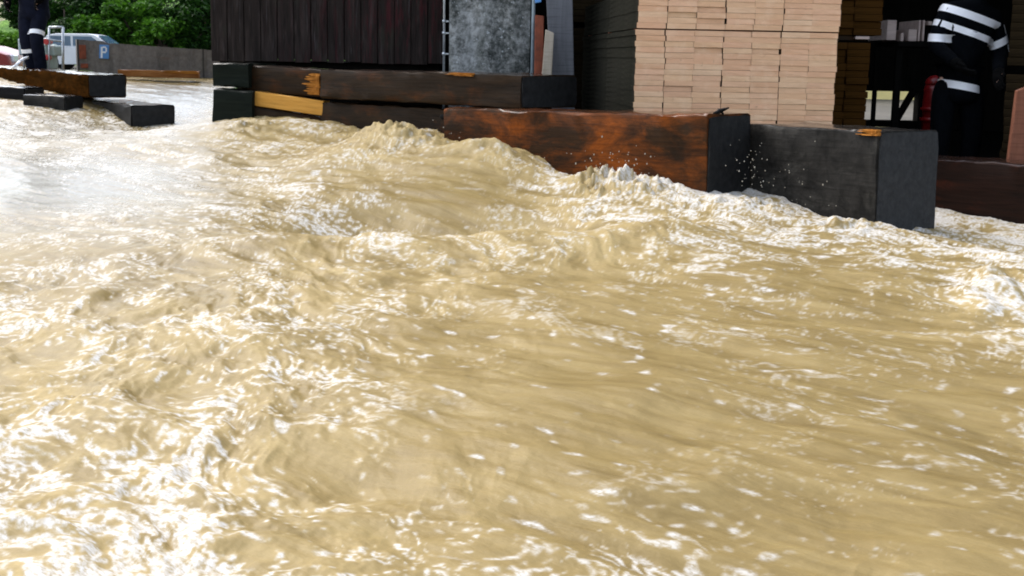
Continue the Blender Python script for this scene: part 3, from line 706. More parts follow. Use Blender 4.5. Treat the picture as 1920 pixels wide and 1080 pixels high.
# fire-fighter inside the shed
Yp = 8.0; c0 = P(1800, 110, Yp)
J = dict(pelvis=(0, 0, .93), chest=(.05, 0, 1.33), neck=(.085, -.01, 1.53), head=(.10, -.03, 1.70), face=(-.5, -.85, 0),
         shl=(-.13, 0, 1.42), ell=(-.225, -.04, 1.16), wrl=(-.13, -.24, 1.02), shr=(.235, 0, 1.38), elr=(.30, -.03, 1.10), wrr=(.20, -.24, .95),
         hpl=(-.10, 0, .88), knl=(-.13, -.05, .48), anl=(-.14, 0, .09), tol=(-.15, -.16, .05), hpr=(.10, 0, .88), knr=(.12, -.04, .48), anr=(.13, .03, .09), tor=(.16, -.13, .05))
ff, jk, tr = person('person in a dark jacket with white reflective bands standing inside the dark shed', (c0.x, Yp, 0), 0, J, 'black_cloth')
band(jk, (.055, 0, 1.375), (.34, .0, 1), .030, .45, ff); band(jk, (.045, 0, 1.245), (.34, .0, 1), .025, .45, ff)
band(jk, (0, 0, .845), (.18, 0, 1), .029, .45, ff)
band(jk, (-.205, -.03, 1.215), (.05, .0, 1), .030, .13, ff); band(jk, (.275, -.015, 1.19), (-.55, 0, 1), .028, .13, ff)
for s, kk in (('l', -1), ('r', 1)):
    kn, an = Vector(J['kn' + s]), Vector(J['an' + s]); band(tr, an.lerp(kn, .45), kn - an, .025, .16, ff)
# person on the left bank
Yq = 12.5; gq = .62; c1 = P(68, 110, Yq)
J2 = dict(pelvis=(.0, 0, .95), chest=(.0, -.04, 1.38), neck=(.0, -.05, 1.56), head=(.0, -.08, 1.72), face=(.6, -.8, 0),
          shl=(-.20, -.02, 1.46), ell=(-.27, -.05, 1.18), wrl=(-.22, -.2, .96), shr=(.20, -.02, 1.46), elr=(.27, -.08, 1.2), wrr=(.2, -.25, 1.0),
          hpl=(-.085, 0, .90), knl=(-.07, -.10, .50), anl=(-.045, .02, .09), tol=(-.08, -.13, .05), hpr=(.085, 0, .90), knr=(.075, -.14, .52), anr=(.075, -.02, .09), tor=(.13, -.17, .05))
pq, jk2, tr2 = person('person in dark navy trousers with reflective bands standing on the left bank behind the barrier', (c1.x, Yq, gq), 0, J2, 'navy')
zq = P(72, 63, Yq).z - gq
kn, an = Vector(J2['knr']), Vector(J2['anr']); band(tr2, kn.lerp(Vector(J2['hpr']), (zq - .52) / .38), Vector(J2['hpr']) - kn, .026, .115, pq)
kn, an = Vector(J2['knl']), Vector(J2['anl']); band(tr2, an.lerp(kn, .72), kn - an, .024, .11, pq)

# ------------------------------------------------------------------ left bank things
def car(label, loc, rz, paint, group=None):
    c = empty('parked_car', loc, rz); tag(c, label, 'car', group)
    def loft(name, prof, hw, mk, par, inset=.06):
        bm = bmesh.new(); rows = []
        for y, k in ((-hw, inset), (-hw + .05, 0), (hw - .05, 0), (hw, inset)):
            cz = sum(p[1] for p in prof) / len(prof); cx = sum(p[0] for p in prof) / len(prof)
            rows.append([bm.verts.new((cx + (x - cx) * (1 - k * .25), y, cz + (z - cz) * (1 - k))) for x, z in prof])
        n = len(prof)
        for A, B in zip(rows, rows[1:]):
            for i in range(n): bm.faces.new((A[i], A[(i + 1) % n], B[(i + 1) % n], B[i]))
        bm.faces.new(rows[0][::-1]); bm.faces.new(rows[-1]); bmesh.ops.recalc_face_normals(bm, faces=bm.faces); sharpen(bm, R(30))
        return obj(name, bm, mk, par)
    loft('body', [(-2.1, .25), (-2.12, .6), (-2.05, .88), (-1.2, .93), (.9, .93), (1.6, .86), (2.05, .72), (2.12, .45), (2.08, .25)], .85, paint, c)
    loft('roof', [(-1.75, .92), (-1.45, 1.36), (-1.1, 1.43), (.1, 1.44), (.35, 1.40), (1.0, .92), (.9, .90), (-1.6, .90)], .74, paint, c, .05)
    for s in (-1, 1):
        for x0, x1, t0, t1 in ((-1.45, -.55, -1.3, -.55), (-.47, .72, -.47, .22)):
            bm = bmesh.new(); y = s * .752; vs = [bm.verts.new((x, y * (1 if z < 1 else .985), z)) for x, z in ((x0, .97), (x1, .97), (t1, 1.34), (t0, 1.34))]
            f = bm.faces.new(vs); r_ = bmesh.ops.extrude_face_region(bm, geom=[f])
            for e in r_['geom']:
                if isinstance(e, bmesh.types.BMVert): e.co.y -= s * .02
            bmesh.ops.recalc_face_normals(bm, faces=bm.faces); obj('window', bm, M['car_glass'], c)
        bm = bmesh.new(); add_box(bm, (2.06, s * .6, .66), (.10, .3, .13), bev=.02); obj('headlight', bm, M['lamp_lens'], c)
        bm = bmesh.new(); add_box(bm, (-2.08, s * .66, .72), (.08, .22, .16), bev=.02); obj('tail_light', bm, M['bright_red'], c)
        for x in (-1.3, 1.3):
            bm = bmesh.new(); add_tube(bm, (x, s * .68, .31), (x, s * .87, .31), .31, n=24); w_ = obj('tyre', bm, M['tyre'], c)
            bm = bmesh.new(); add_tube(bm, (x, s * .80, .31), (x, s * .882, .31), .19, n=20); obj('rim', bm, M['rim'], w_)
    bm = bmesh.new(); q = Matrix.Rotation(R(-55), 3, 'Y')
    vs = [bm.verts.new(p) for p in ((.99, -.62, .965), (.99, .62, .965), (.43, .58, 1.375), (.43, -.58, 1.375))]; f = bm.faces.new(vs)
    r_ = bmesh.ops.extrude_face_region(bm, geom=[f])
    for e in r_['geom']:
        if isinstance(e, bmesh.types.BMVert): e.co += Vector((.012, 0, .014))
    bmesh.ops.recalc_face_normals(bm, faces=bm.faces); obj('windscreen', bm, M['car_glass'], c)
    return c
a = P(172, 64, 40)
car('silver car parked behind the low grey wall, only its roof and windows showing', (a.x, 40, a.z - 1.44), R(4), M['silver_paint'])
a = P(-40, 88, 17); car('dark red car parked at the left edge of the photo', (a.x - 1.5, 17, .2), R(12), M['red_paint'])
# low wall
wa, wb = P(145, 110, 13.6), P(440, 110, 14.5); wtop0, wtop1 = P(150, 77, 13.6).z, P(395, 96, 14.4).z
bm = bmesh.new(); d = (wb - wa); d.z = 0; L = d.length; dx = d.normalized(); nseg = 44; th = .3
rows = []
for i in range(nseg + 1):
    f = i / nseg; tz = wtop0 + (wtop1 - wtop0) * f + random.uniform(-.004, .004) + (.02 if f < .16 else 0) 
    rows.append([bm.verts.new(p) for p in ((L * f, random.uniform(-.01, .01), 0.1), (L * f, random.uniform(-.012, .012), tz - .3), (L * f, random.uniform(-.008, .008), tz), (L * f, th, tz), (L * f, th, .1))])
for A, B in zip(rows, rows[1:]):
    for i in range(4): bm.faces.new((A[i], B[i], B[i + 1], A[i + 1]))
bm.faces.new(rows[0]); bm.faces.new(rows[-1][::-1]); bmesh.ops.recalc_face_normals(bm, faces=bm.faces); sharpen(bm, R(50))
wall = obj('low_wall', bm, M['old_wall']); wang = math.atan2(dx.y, dx.x); wall.location = (wa.x, wa.y, 0); wall.rotation_euler = (0, 0, wang)
tag(wall, 'low weathered grey concrete wall along the far side of the flood', 'wall')
def on_wall(px):      # distance along the wall front for a pixel column
    lo, hi = 0, L
    for _ in range(40):
        m_ = (lo + hi) / 2; p = Vector((wa.x, wa.y, 1)) + dx * m_
        if proj(p)[0] < px: lo = m_
        else: hi = m_
    return lo
def wall_plate(name, px0, px1, py0, py1, mk, th=.02, parent=None):
    s0, s1 = on_wall(px0), on_wall(px1); c = Vector((wa.x, wa.y, 0)) + dx * (s0 + s1) / 2
    z1, z0 = P(px0, py0, c.y).z, P(px0, py1, c.y).z
    bm = bmesh.new(); add_box(bm, (0, 0, 0), (s1 - s0, th, z1 - z0), bev=.003)
    o = obj(name, bm, M[mk], parent); 
    if not parent:
        o.location = (c.x, c.y, (z0 + z1) / 2); o.rotation_euler = (0, 0, wang); o.location += Vector((dx.y, -dx.x, 0)) * (.012 + th / 2)
    return o, s1 - s0, z1 - z0
o, sw, sh = wall_plate('parking_sign', 186, 204, 84, 110, 'sign_blue'); tag(o, 'small blue sign with a white letter P on the low grey wall', 'sign')
o.rotation_euler.rotate_axis('Y', R(3))
bm = bmesh.new(); t_ = sw * .20   # letter P
add_box(bm, (-sw * .26, -.0125, -.01), (t_, .006, sh * .80))
add_box(bm, (-.0, -.0125, sh * .33), (sw * .34, .006, sh * .12)); add_box(bm, (-.0, -.0125, -sh * .03), (sw * .34, .006, sh * .12)); add_box(bm, (sw * .20, -.0125, sh * .15), (t_ * .8, .006, sh * .30))
obj('letter', bm, M['sign_white'], o)
o, _, _ = wall_plate('rusty_panel', 148, 161, 84, 110, 'rust'); tag(o, 'upright rust-red panel at the left end of the low grey wall', 'panel')
o, _, _ = wall_plate('rusty_panel', 150, 164, 119, 127, 'rust', .03); tag(o, 'small flat rust-red plate low on the left end of the grey wall', 'panel')
# portable pump in a tubular frame
Yf = 13.3; a = P(84, 128, Yf); pm = empty('portable_pump', (a.x, Yf, .64)); tag(pm, 'pale green pump in a white tubular frame with red caps beside the standing person', 'pump')
def L_(px, py, dy=0): p = P(px, py, Yf + dy); return Vector((p.x - a.x, dy, p.z - .64))
bm = bmesh.new()
for dy in (0, .45):
    add_tube(bm, L_(118, 51, dy), L_(118, 146, dy), .017); add_tube(bm, L_(45, 32, dy), L_(45, 146, dy), .012); add_tube(bm, L_(92, 51, dy), L_(118, 51, dy), .016); add_tube(bm, L_(92, 51, dy), L_(92, 146, dy), .012); add_tube(bm, L_(45, 68, dy), L_(118, 78, dy), .013)
for x, y in ((118, 51), (92, 51), (45, 75)): add_tube(bm, L_(x, y, 0), L_(x, y, .45), .012)
obj('frame', bm, M['steel_pale'], pm)
bm = bmesh.new(); c = L_(90, 106, .2); add_box(bm, c, (.12, .34, .33), bev=.02, seg=2); c = L_(103, 95, .25); add_box(bm, c, (.10, .22, .14), bev=.02, seg=2); obj('pump_body', bm, M['pale_green'], pm)
for px, py in ((84, 108), (86, 78)): bm = bmesh.new(); c = L_(px, py, -.02); add_tube(bm, c, c + Vector((0, .12, 0)), .038, n=16); obj('cap', bm, M['bright_red'], pm)
bm = bmesh.new(); c = L_(50, 88, .2); add_box(bm, c, (.09, .3, .22), bev=.015); obj('side_panel', bm, M['pipe_blue'], pm)
# pale hose lying by the barrier
bm = bmesh.new(); pts = [P(22, 128, 11.8), P(30, 123, 11.8), P(36, 116, 11.9), P(44, 110, 12.0), P(52, 108, 12.3)]
for p, q in zip(pts, pts[1:]): add_tube(bm, p, q, .017, n=10)
tag(obj('hose', bm, M['white_wall']), 'pale hose rising diagonally by the feet of the standing person', 'hose')
# grass tuft
def grass(name, label, c, rx, ry, h, n, seed):
    rnd = random.Random(seed); bm = bmesh.new()
    for _ in range(n):
        x, y = rnd.gauss(0, rx * .5), rnd.gauss(0, ry * .5); hh = h * rnd.uniform(.5, 1.1); a_ = rnd.uniform(0, 6.28); w_ = .012
        dx_, dy_ = math.cos(a_) * w_, math.sin(a_) * w_; lx, ly = rnd.gauss(0, .05), rnd.gauss(0, .05)
        p = [bm.verts.new((x - dx_, y - dy_, 0)), bm.verts.new((x + dx_, y + dy_, 0)), bm.verts.new((x + dx_ * .5 + lx, y + dy_ * .5 + ly, hh * .7)), bm.verts.new((x + lx * 2, y + ly * 2, hh))]
        bm.faces.new(p)
    o = obj(name, bm, M['grass']); o.location = c; o['kind'] = 'stuff'; o['label'] = label; o['category'] = 'grass'
a = P(136, 132, 12.7); grass('grass', 'bright green grass at the foot of the left end of the grey wall', (a.x, 12.6, .64), .10, .2, .12, 420, 3)

# ------------------------------------------------------------------ trees
def tree(px, Y, zc, rx, rz, lk, seed, label, n=5200, leaf=.13):
    zc = zc * .85; rz = rz * .85
    rnd = random.Random(seed); c = P(px, 60, Y); root = empty('tree', (c.x, Y, .2)); tag(root, label, 'tree', 'trees and bushes on the far bank')
    bm = bmesh.new(); blobs = []
    hz = zc
    for i in range(26):
        th = rnd.uniform(0, 6.28); ph = rnd.uniform(-.9, 1.0); r_ = rnd.uniform(.45, 1) ** .6
        b_ = Vector((math.cos(th) * math.cos(ph) * rx * r_, math.sin(th) * math.cos(ph) * rx * r_, hz + math.sin(ph) * rz * r_)); blobs.append((b_, rnd.uniform(.28, .5) * rx))
    for i in range(n):
        b_, br = rnd.choice(blobs); d = Vector((rnd.gauss(0, 1), rnd.gauss(0, 1), rnd.gauss(0, 1))).normalized() * br * rnd.uniform(.55, 1.08)
        p = b_ + Vector((d.x, d.y, d.z * .75))
        if p.z < -.15: continue
        q = Euler((rnd.uniform(-.9, .9), rnd.uniform(-.9, .9), rnd.uniform(0, 6.28))).to_matrix(); s = leaf * rnd.uniform(.6, 1.3)
        v = [bm.verts.new(p + q @ Vector(k)) for k in ((-s, 0, 0), (0, -s * .5, s * .12), (s, 0, -s * .1), (0, s * .5, s * .12))]
        bm.faces.new(v)
    obj('crown', bm, M[lk], root)
    bm = bmesh.new(); add_tube(bm, (0, 0, -.4), (.05, .05, hz * .5), .16, .11, 9)
    add_tube(bm, (.05, .05, hz * .5), (.0, .1, hz + rz * .5), .11, .03, 8)
    for b_, br in blobs[:10]: add_tube(bm, (.04, .05, hz * rnd.uniform(.4, .7)), b_, .05, .015, 6)
    obj('trunk', bm, M['bark'], root)
TL = {'leaf_dark': 'dark green', 'leaf_mid': 'mid green', 'leaf_light': 'light green'}
for k, (px, Y, zc, rx, rz, lk, txt) in enumerate([
    (120, 47, 2.3, 1.5, 1.7, 'leaf_dark', 'dark green leafy tree directly right of the standing person'),
    (188, 49, 3.4, 1.5, 1.6, 'leaf_dark', 'dark green tree above the roof of the silver car'),
    (175, 46, 1.9, 1.1, .9, 'leaf_mid', 'mid green bush overhanging the dark gap behind the silver car'),
    (255, 47.5, 2.3, 1.35, 1.6, 'leaf_mid', 'mid green leafy bush above the bonnet of the silver car'),
    (305, 46, 1.6, 1.1, 1.5, 'leaf_mid', 'lush green bush behind the middle of the grey wall'),
    (262, 52, 5.0, 1.6, 1.4, 'leaf_light', 'light green tree crown at the top edge over the grey wall'),
    (352, 47, 2.2, 1.3, 2.0, 'leaf_dark', 'dark green tree beside the left edge of the dark hut'),
    (400, 48, 2.6, 1.4, 2.2, 'leaf_dark', 'dark green tree half hidden by the dark hut'),
    (20, 44, 1.25, .9, .5, 'leaf_light', 'light green bush at the left edge below the pale slope'),
    (58, 50, 3.4, 1.1, 1.8, 'leaf_dark', 'dark green tree mostly hidden behind the standing person'),
    (225, 56, 3.0, 2.4, 3.0, 'leaf_dark', 'big dark green tree at the back of the green bank'),
    (340, 56, 3.4, 2.4, 3.2, 'leaf_dark', 'tall dark tree at the back, right end of the green bank')]):
    tree(px, Y, zc, rx, rz, lk, 40 + k, txt)

# ------------------------------------------------------------------ terrain
def axis_pts(a, b, fine0, fine1, step, grow=1.25):
    v = list(np.arange(fine0, fine1 + 1e-6, step)); s = step; x = fine0
    while x > a: s *= grow; x -= s; v.insert(0, x)
    s = step; x = fine1
    while x < b: s *= grow; x += s; v.append(x)
    return np.array(v)
def water_base(X, Y): return None
xs = axis_pts(-600, 600, -9, 9, .25); ys = axis_pts(-200, 900, -2, 18, .25)
GXX, GYY = np.meshgrid(xs, ys)
gz = np.full(GXX.shape, -.35)
pxl = CX + F * GXX / np.maximum(GYY, .5)
left = sst(-2.2, -2.9, GXX)
bed = np.interp(GYY, [2, 6, 9, 12, 16], [-.35, -.2, .05, .25, .3]); gz = np.where(GYY < 16, -.35 * (1 - left) + bed * left, .3 * left - .35 * (1 - left))
bline = 9.7 - 1.32 * (GXX + 4.06)
bank = sst(.25, .7, GYY - bline) * sst(-5.0, -5.4, GXX)
gz = gz * (1 - bank) + .64 * bank
shedm = sst(-2.3, -1.6, GXX) * sst(8.9, 9.6, GYY + np.maximum(0, GXX) * 1.1)
gz = gz * (1 - shedm) + (-.002) * shedm
back_ = sst(17.5, 22, GYY) * left; gz = gz * (1 - back_) + .22 * back_
gz = np.where(GYY < 1.0, -.4, gz)
def gridmesh(name, X, Y, Z, keep=None, smooth=True):
    h, w = X.shape; me = bpy.data.meshes.new(name)
    idx = np.arange(h * w).reshape(h, w)
    q = np.stack([idx[:-1, :-1], idx[:-1, 1:], idx[1:, 1:], idx[1:, :-1]], -1).reshape(-1, 4)
    co = np.stack([X, Y, Z], -1).reshape(-1, 3)
    if keep is not None:
        kf = keep.reshape(-1)[q].all(1); q = q[kf]
        used = np.zeros(h * w, bool); used[q.reshape(-1)] = True; mp = np.cumsum(used) - 1; q = mp[q]; co = co[used]
    else: used = None
    me.vertices.add(len(co)); me.vertices.foreach_set('co', co.astype(np.float32).ravel())
    me.loops.add(q.size); me.loops.foreach_set('vertex_index', q.astype(np.int32).ravel())
    me.polygons.add(len(q)); me.polygons.foreach_set('loop_start', (np.arange(len(q)) * 4).astype(np.int32)); me.polygons.foreach_set('loop_total', np.full(len(q), 4, np.int32))
    me.polygons.foreach_set('use_smooth', np.full(len(q), smooth)); me.update(calc_edges=True); me.validate()
    return me, used
me, _ = gridmesh('ground', GXX, GYY, gz + .01 * pn(GXX * 1.3, GYY * 1.3, 3)); o = obj('ground', me, M['ground']); o['kind'] = 'structure'
# hillside behind the trees
hx = np.linspace(-90, 14, 90); hy_ = np.linspace(54, 150, 60); HX, HY = np.meshgrid(hx, hy_)
HZ = -.3 + np.minimum(HY - 54, 16) * .36 + pn(HX * .08, HY * .08, 5) * .9 * np.clip((HY - 54) / 15, 0, 1) + pn(HX * .5, HY * .5, 6) * .35; HZ[-1] = -5
me, _ = gridmesh('hillside', HX, HY, HZ); o = obj('hillside', me, M['hill']); o['kind'] = 'structure'

# ------------------------------------------------------------------ the flood
# mean surface through measured points: (photo px, py, distance)
CP = [(0, 200, 9.3), (110, 216, 9.1), (285, 243, 8.9), (380, 232, 8.9), (440, 226, 8.2), (500, 226, 8.1), (600, 250, 7.85), (655, 268, 7.35), (700, 254, 7.2), (775, 252, 6.98), (835, 288, 6.8), (925, 288, 6.45),
      (985, 315, 6.25), (1030, 355, 6.12), (1075, 348, 6.0), (1130, 328, 5.9), (1200, 345, 5.78), (1325, 374, 5.45), (1430, 376, 5.6), (1520, 396, 5.35), (1645, 427, 5.08), (1760, 430, 5.6), (1920, 434, 5.8),
      (240, 146, 13.4), (390, 148, 14), (300, 190, 10.6), (320, 165, 12.2),
      (100, 330, 6.2), (300, 330, 6.2), (500, 320, 6.4), (560, 400, 5.2), (760, 400, 5.35), (900, 400, 5.35), (1000, 425, 5.0), (800, 440, 4.9), (700, 440, 4.9), (1200, 440, 4.75), (1000, 470, 4.4), (1500, 480, 4.3), (1800, 500, 4.2),
      (100, 480, 4.3), (400, 480, 4.3), (250, 600, 3.35), (700, 560, 3.6), (1100, 560, 3.6), (1500, 600, 3.4), (1850, 620, 3.3),
      (100, 800, 2.35), (600, 800, 2.35), (1200, 800, 2.36), (1800, 800, 2.38), (100, 1060, 1.70), (960, 1060, 1.72), (1850, 1060, 1.74)]
C = np.array([P(*c) for c in CP])
extra = np.array([(-3, .3, .10), (0, .3, .10), (3, .3, .08), (-6, 3, .16), (6, 3, .06), (-7, 7, .38), (-8, 12, .6), (5, 5, .08), (-5, 16, .68), (-2, 17, .68)])
C = np.vstack([C, extra])
def tps(A, B):
    d2 = ((A[:, None, :] - B[None, :, :]) ** 2).sum(-1); return np.where(d2 > 0, .5 * d2 * np.log(d2 + 1e-12), 0)
n = len(C); K = tps(C[:, :2], C[:, :2]) + np.eye(n) * .02; Pm = np.hstack([np.ones((n, 1)), C[:, :2]])
Amat = np.block([[K, Pm], [Pm.T, np.zeros((3, 3))]]); sol = np.linalg.solve(Amat, np.concatenate([C[:, 2], np.zeros(3)]))
NR, NC = 860, 1240
Yr_ = np.exp(np.linspace(math.log(1.0), math.log(17.0), NR)); u = np.linspace(-.72, .72, NC)
WY = np.repeat(Yr_[:, None], NC, 1); WX = u[None, :] * (WY + .7)
sub = (slice(None, None, 6), slice(None, None, 6))
cy_, cx_ = np.arange(0, NR, 10), np.arange(0, NC, 10)
cy_ = np.append(cy_[cy_ < NR - 1], NR - 1); cx_ = np.append(cx_[cx_ < NC - 1], NC - 1)
sx_, sy_ = WX[np.ix_(cy_, cx_)], WY[np.ix_(cy_, cx_)]
q = np.stack([sx_.ravel(), sy_.ravel()], -1); zz = tps(q, C[:, :2]) @ sol[:n] + sol[n] + q @ sol[n + 1:]
zz = zz.reshape(sx_.shape)
def up(a):
    b = np.stack([np.interp(np.arange(NC), cx_, r_) for r_ in a]); return np.stack([np.interp(np.arange(NR), cy_, b[:, j]) for j in range(NC)], 1)
Z0 = up(zz)
# character of the surface: px, py, chop, white, cream
CH = np.array([(0, 220, .35, .6, .2), (150, 255, .3, .5, .25), (350, 250, .35, .55, .2), (500, 245, .5, .25, .6), (600, 290, .5, .3, .4), (300, 170, .2, .0, .0),  # high far-left white also paints in reflected sky
 (50, 350, .13, 0, 0), (200, 310, .22, .35, .1), (350, 350, .3, .45, .1), (480, 340, .5, .35, .3), (100, 460, .4, .3, .1), (300, 440, .45, .4, .2), (450, 450, .5, .45, .2), (200, 520, .5, .45, .1), (400, 520, .5, .3, .2),
 (700, 285, .9, .4, .8), (800, 300, .5, .1, .5), (930, 305, .7, .15, .8), (750, 360, .15, .05, .1), (900, 370, .12, 0, 0), (620, 370, .4, .45, .2), (650, 425, .5, .5, .3), (800, 415, .12, .1, .05), (950, 415, .25, .15, .2),
 (1100, 350, .9, .7, .7), (1180, 360, .8, .9, .5), (1300, 390, .7, .75, .4), (1450, 410, .6, .8, .3), (1600, 445, .5, .7, .3), (1750, 470, .55, .7, .3), (1880, 500, .7, .95, .4), (1870, 570, .7, .5, .9), (1700, 520, .3, .3, .2),
 (700, 465, .7, .35, .7), (850, 460, .7, .3, .8), (1000, 440, .75, .35, .9), (1150, 450, .75, .35, .8), (1250, 490, .4, .3, .4), (1400, 500, .25, .3, .2), (1550, 530, .2, .15, .15),
 (600, 520, .7, .3, .7), (800, 530, .5, .3, .5), (1000, 540, .3, .2, .3), (1200, 560, .2, .15, .2), (1500, 600, .15, .12, .1), (1800, 650, .2, .1, .1),
 (100, 570, .8, .5, .4), (300, 590, .8, .5, .5), (500, 600, .7, .45, .4), (700, 620, .5, .35, .3), (900, 640, .3, .2, .2), (1200, 680, .2, .12, .1), (1600, 720, .2, .1, .1), (1850, 800, .2, .1, .1),
 (60, 680, .9, .4, .7), (250, 680, .9, .4, .6), (450, 690, .9, .55, .5), (620, 720, .6, .45, .3), (850, 760, .3, .2, .2), (1200, 800, .22, .12, .15),
 (100, 800, 1, .7, .7), (250, 770, .7, .3, .4), (400, 830, 1, .6, .6), (600, 850, .8, .45, .5), (800, 880, .4, .25, .3), (1100, 900, .25, .15, .2), (1500, 950, .25, .1, .15),
 (60, 950, .9, .85, .8), (100, 1050, .8, 1, .8), (250, 950, .9, .75, .7), (450, 950, .9, .55, .6), (600, 1000, .7, .55, .5), (800, 1050, .4, .45, .3), (1100, 1060, .3, .3, .2), (1700, 1060, .25, .1, .15)], float)
ipx, ipy = projn(sx_, sy_, zz)
wsum = 0; acc = [0, 0, 0]
for row in CH:
    w_ = np.exp(-(((ipx - row[0]) / 85) ** 2 + ((ipy - row[1]) / (38 + .05 * max(0, row[1] - 400))) ** 2)) + 1e-6 / (1 + ((ipx - row[0]) ** 2 + (ipy - row[1]) ** 2) / 1e4)
    wsum = wsum + w_; acc = [a_ + w_ * v_ for a_, v_ in zip(acc, row[2:])]
CHOP, WHT, CRM = [up(a_ / wsum) for a_ in acc]
# flow aligned coordinates (the current runs from far left to near right), gently meandering
wob = .35 * pn(WX * .35, WY * .35, 21)
fa = R(-33); ca, sa = math.cos(fa), math.sin(fa)
S_ = WX * ca + WY * sa; T_ = -WX * sa + WY * ca + wob
wx = pn(WX * 2.2, WY * 2.2, 31) * .10 + pn(WX * 6, WY * 6, 33) * .025; wy = pn(WX * 2.2, WY * 2.2, 32) * .10 + pn(WX * 6, WY * 6, 34) * .025
def ridg(a): return 1 - np.abs(a) * 1.6
H = np.zeros_like(WX)
# long heave everywhere
H += .028 * pn(S_ * .9, T_ * 1.7, 41) * (1 - .3 * CHOP) + .016 * pn(S_ * 1.6, T_ * 3.2, 42)
# streaks drawn out along the current
stk = pn(S_ * 2.0, T_ * 7.5, 43) * .011 + pn(S_ * 3.2, T_ * 17, 44) * .0055 + pn(S_ * 6, T_ * 34, 45) * .0022
H += stk * (1.15 - .5 * CHOP)
# broken chop
SX, SY = S_ + wx, T_ + wy
r1 = ridg(pn(SX * 2.6, SY * 4.2, 51)); r2 = ridg(pn(SX * 5.5, SY * 8.5, 52)); r3 = ridg(pn(SX * 12, SY * 17, 53)); r4 = ridg(pn(SX * 25, SY * 34, 54)); r5 = pn(SX * 55, SY * 70, 55)
chop = .024 * pn(SX * 2.3, SY * 4.6, 151) + .020 * (r1 - .5) + .013 * pn(SX * 5.5, SY * 12, 152) + .010 * (r2 - .5) + .0065 * pn(SX * 12, SY * 24, 153) + .0042 * (r3 - .5) + .0030 * pn(SX * 26, SY * 44, 154) + .0016 * r5
H += chop * CHOP ** 1.1
# ragged crests where the water piles up against the timbers
fx, fy = projn(WX, WY, Z0)
calm = np.clip(np.exp(-((fx - 90) / 300) ** 2 - ((fy - 345) / 75) ** 2) + np.exp(-((fx - 320) / 120) ** 2 - ((fy - 185) / 45) ** 2) + .6 * np.exp(-((fx - 60) / 260) ** 2 - ((fy - 235) / 30) ** 2), 0, 1)
H = H * (1 - .74 * calm) + calm * (.0035 * pn(S_ * 5, T_ * 16, 161) + .0016 * pn(S_ * 14, T_ * 34, 162))
# the standing wave thrown up by the long timber, its trough and the broken second ridge
def ridge(A, B, wn, wf, amp):
    a_, b_ = P(*A), P(*B); dx_, dy_ = b_.x - a_.x, b_.y - a_.y; l_ = math.hypot(dx_, dy_); dx_, dy_ = dx_ / l_, dy_ / l_
    al = (WX - a_.x) * dx_ + (WY - a_.y) * dy_; pe = -(WX - a_.x) * dy_ + (WY - a_.y) * dx_ + .08 * pn(WX * 1.5, WY * 1.5, 201)
    en = np.exp(-(np.maximum(0, np.maximum(-al, al - l_)) / (.3 * l_)) ** 2)
    return amp * en * np.where(pe < 0, np.exp(-(pe / wn) ** 2), np.exp(-(pe / wf) ** 2))
H += ridge((735, 272, 6.80), (985, 320, 6.12), .52, .20, .108) + ridge((640, 430, 5.05), (1000, 425, 5.0), .30, .34, -.11) + ridge((560, 480, 4.45), (1230, 440, 4.6), .28, .20, .08)
H += ridge((900, 850, 2.2), (1300, 900, 2.1), .16, .2, .02) + ridge((850, 735, 2.6), (1150, 790, 2.4), .16, .2, .02) + ridge((1250, 740, 2.6), (1700, 800, 2.35), .18, .2, .022)
def crest(px, py, rx, ry, amp, fr, seed):
    g = np.exp(-(((fx - px) / rx) ** 2 + ((fy - py) / ry) ** 2)); return amp * g * np.clip(.45 + 1.1 * pn(WX * fr, WY * fr, seed) + .6 * pn(WX * fr * 2.3, WY * fr * 2.3, seed + 1), -.2, 1.8)
spl = np.exp(-((fy - 272) / 26) ** 2) * sst(600, 660, fx) * sst(1010, 930, fx) + np.exp(-((fy - 350) / 26) ** 2) * sst(1050, 1100, fx) * sst(1320, 1230, fx)
H += spl * (.7 + .3 * sst(1000, 1100, fx)) * (.013 * ridg(pn(WX * 14, WY * 20, 171)) ** 3 + .012 * ridg(pn(WX * 30, WY * 40, 172)) ** 2 - .012)
H += crest(740, 266, 60, 14, .055, 12, 61) + crest(790, 285, 55, 18, .03, 9, 63) + crest(925, 300, 75, 16, .025, 8, 65) + crest(1140, 343, 55, 18, .085, 13, 67) + crest(1210, 358, 60, 14, .05, 12, 68) + crest(480, 235, 70, 14, .03, 7, 69) + crest(1400, 385, 130, 12, .035, 9, 70) + crest(1600, 425, 90, 12, .035, 9, 71) + crest(1870, 545, 70, 45, .05, 5, 72)
Z = Z0 + H
# foam: curling lace on broken water, blown streaks elsewhere, sky reflection painted far left
n1 = pn(SX * 7 + 1.3 * pn(SX * 5, SY * 6, 81), SY * 15 + 1.3 * pn(SX * 5, SY * 6, 82), 83)
n2 = pn(SX * 17 + pn(SX * 11, SY * 13, 84), SY * 36 + pn(SX * 11, SY * 13, 85), 86)
n3 = pn(SX * 42, SY * 80, 87)
lace = ridg(n1) * .45 + ridg(n2) * .42 + n3 * .34
patch = pn(SX * 2.4, SY * 3.8, 88) * .6 + pn(SX * 6, SY * 9, 89) * .35 + .35 * (r1 - .5)
fo = lace + patch * .55
qs = np.sort(fo[::9, ::9].ravel()); fo = np.interp(fo, qs, np.linspace(0, 1, len(qs)))
barY = np.interp(WX, [-2.36, -2.35, -1.5, -.42, 1.05, 1.25, 1.42, 1.95, 2.2, 2.6, 6], [17, 8.9, 8.35, 7.25, 5.75, 5.9, 6.05, 5.45, 5.7, 6.35, 5.6])
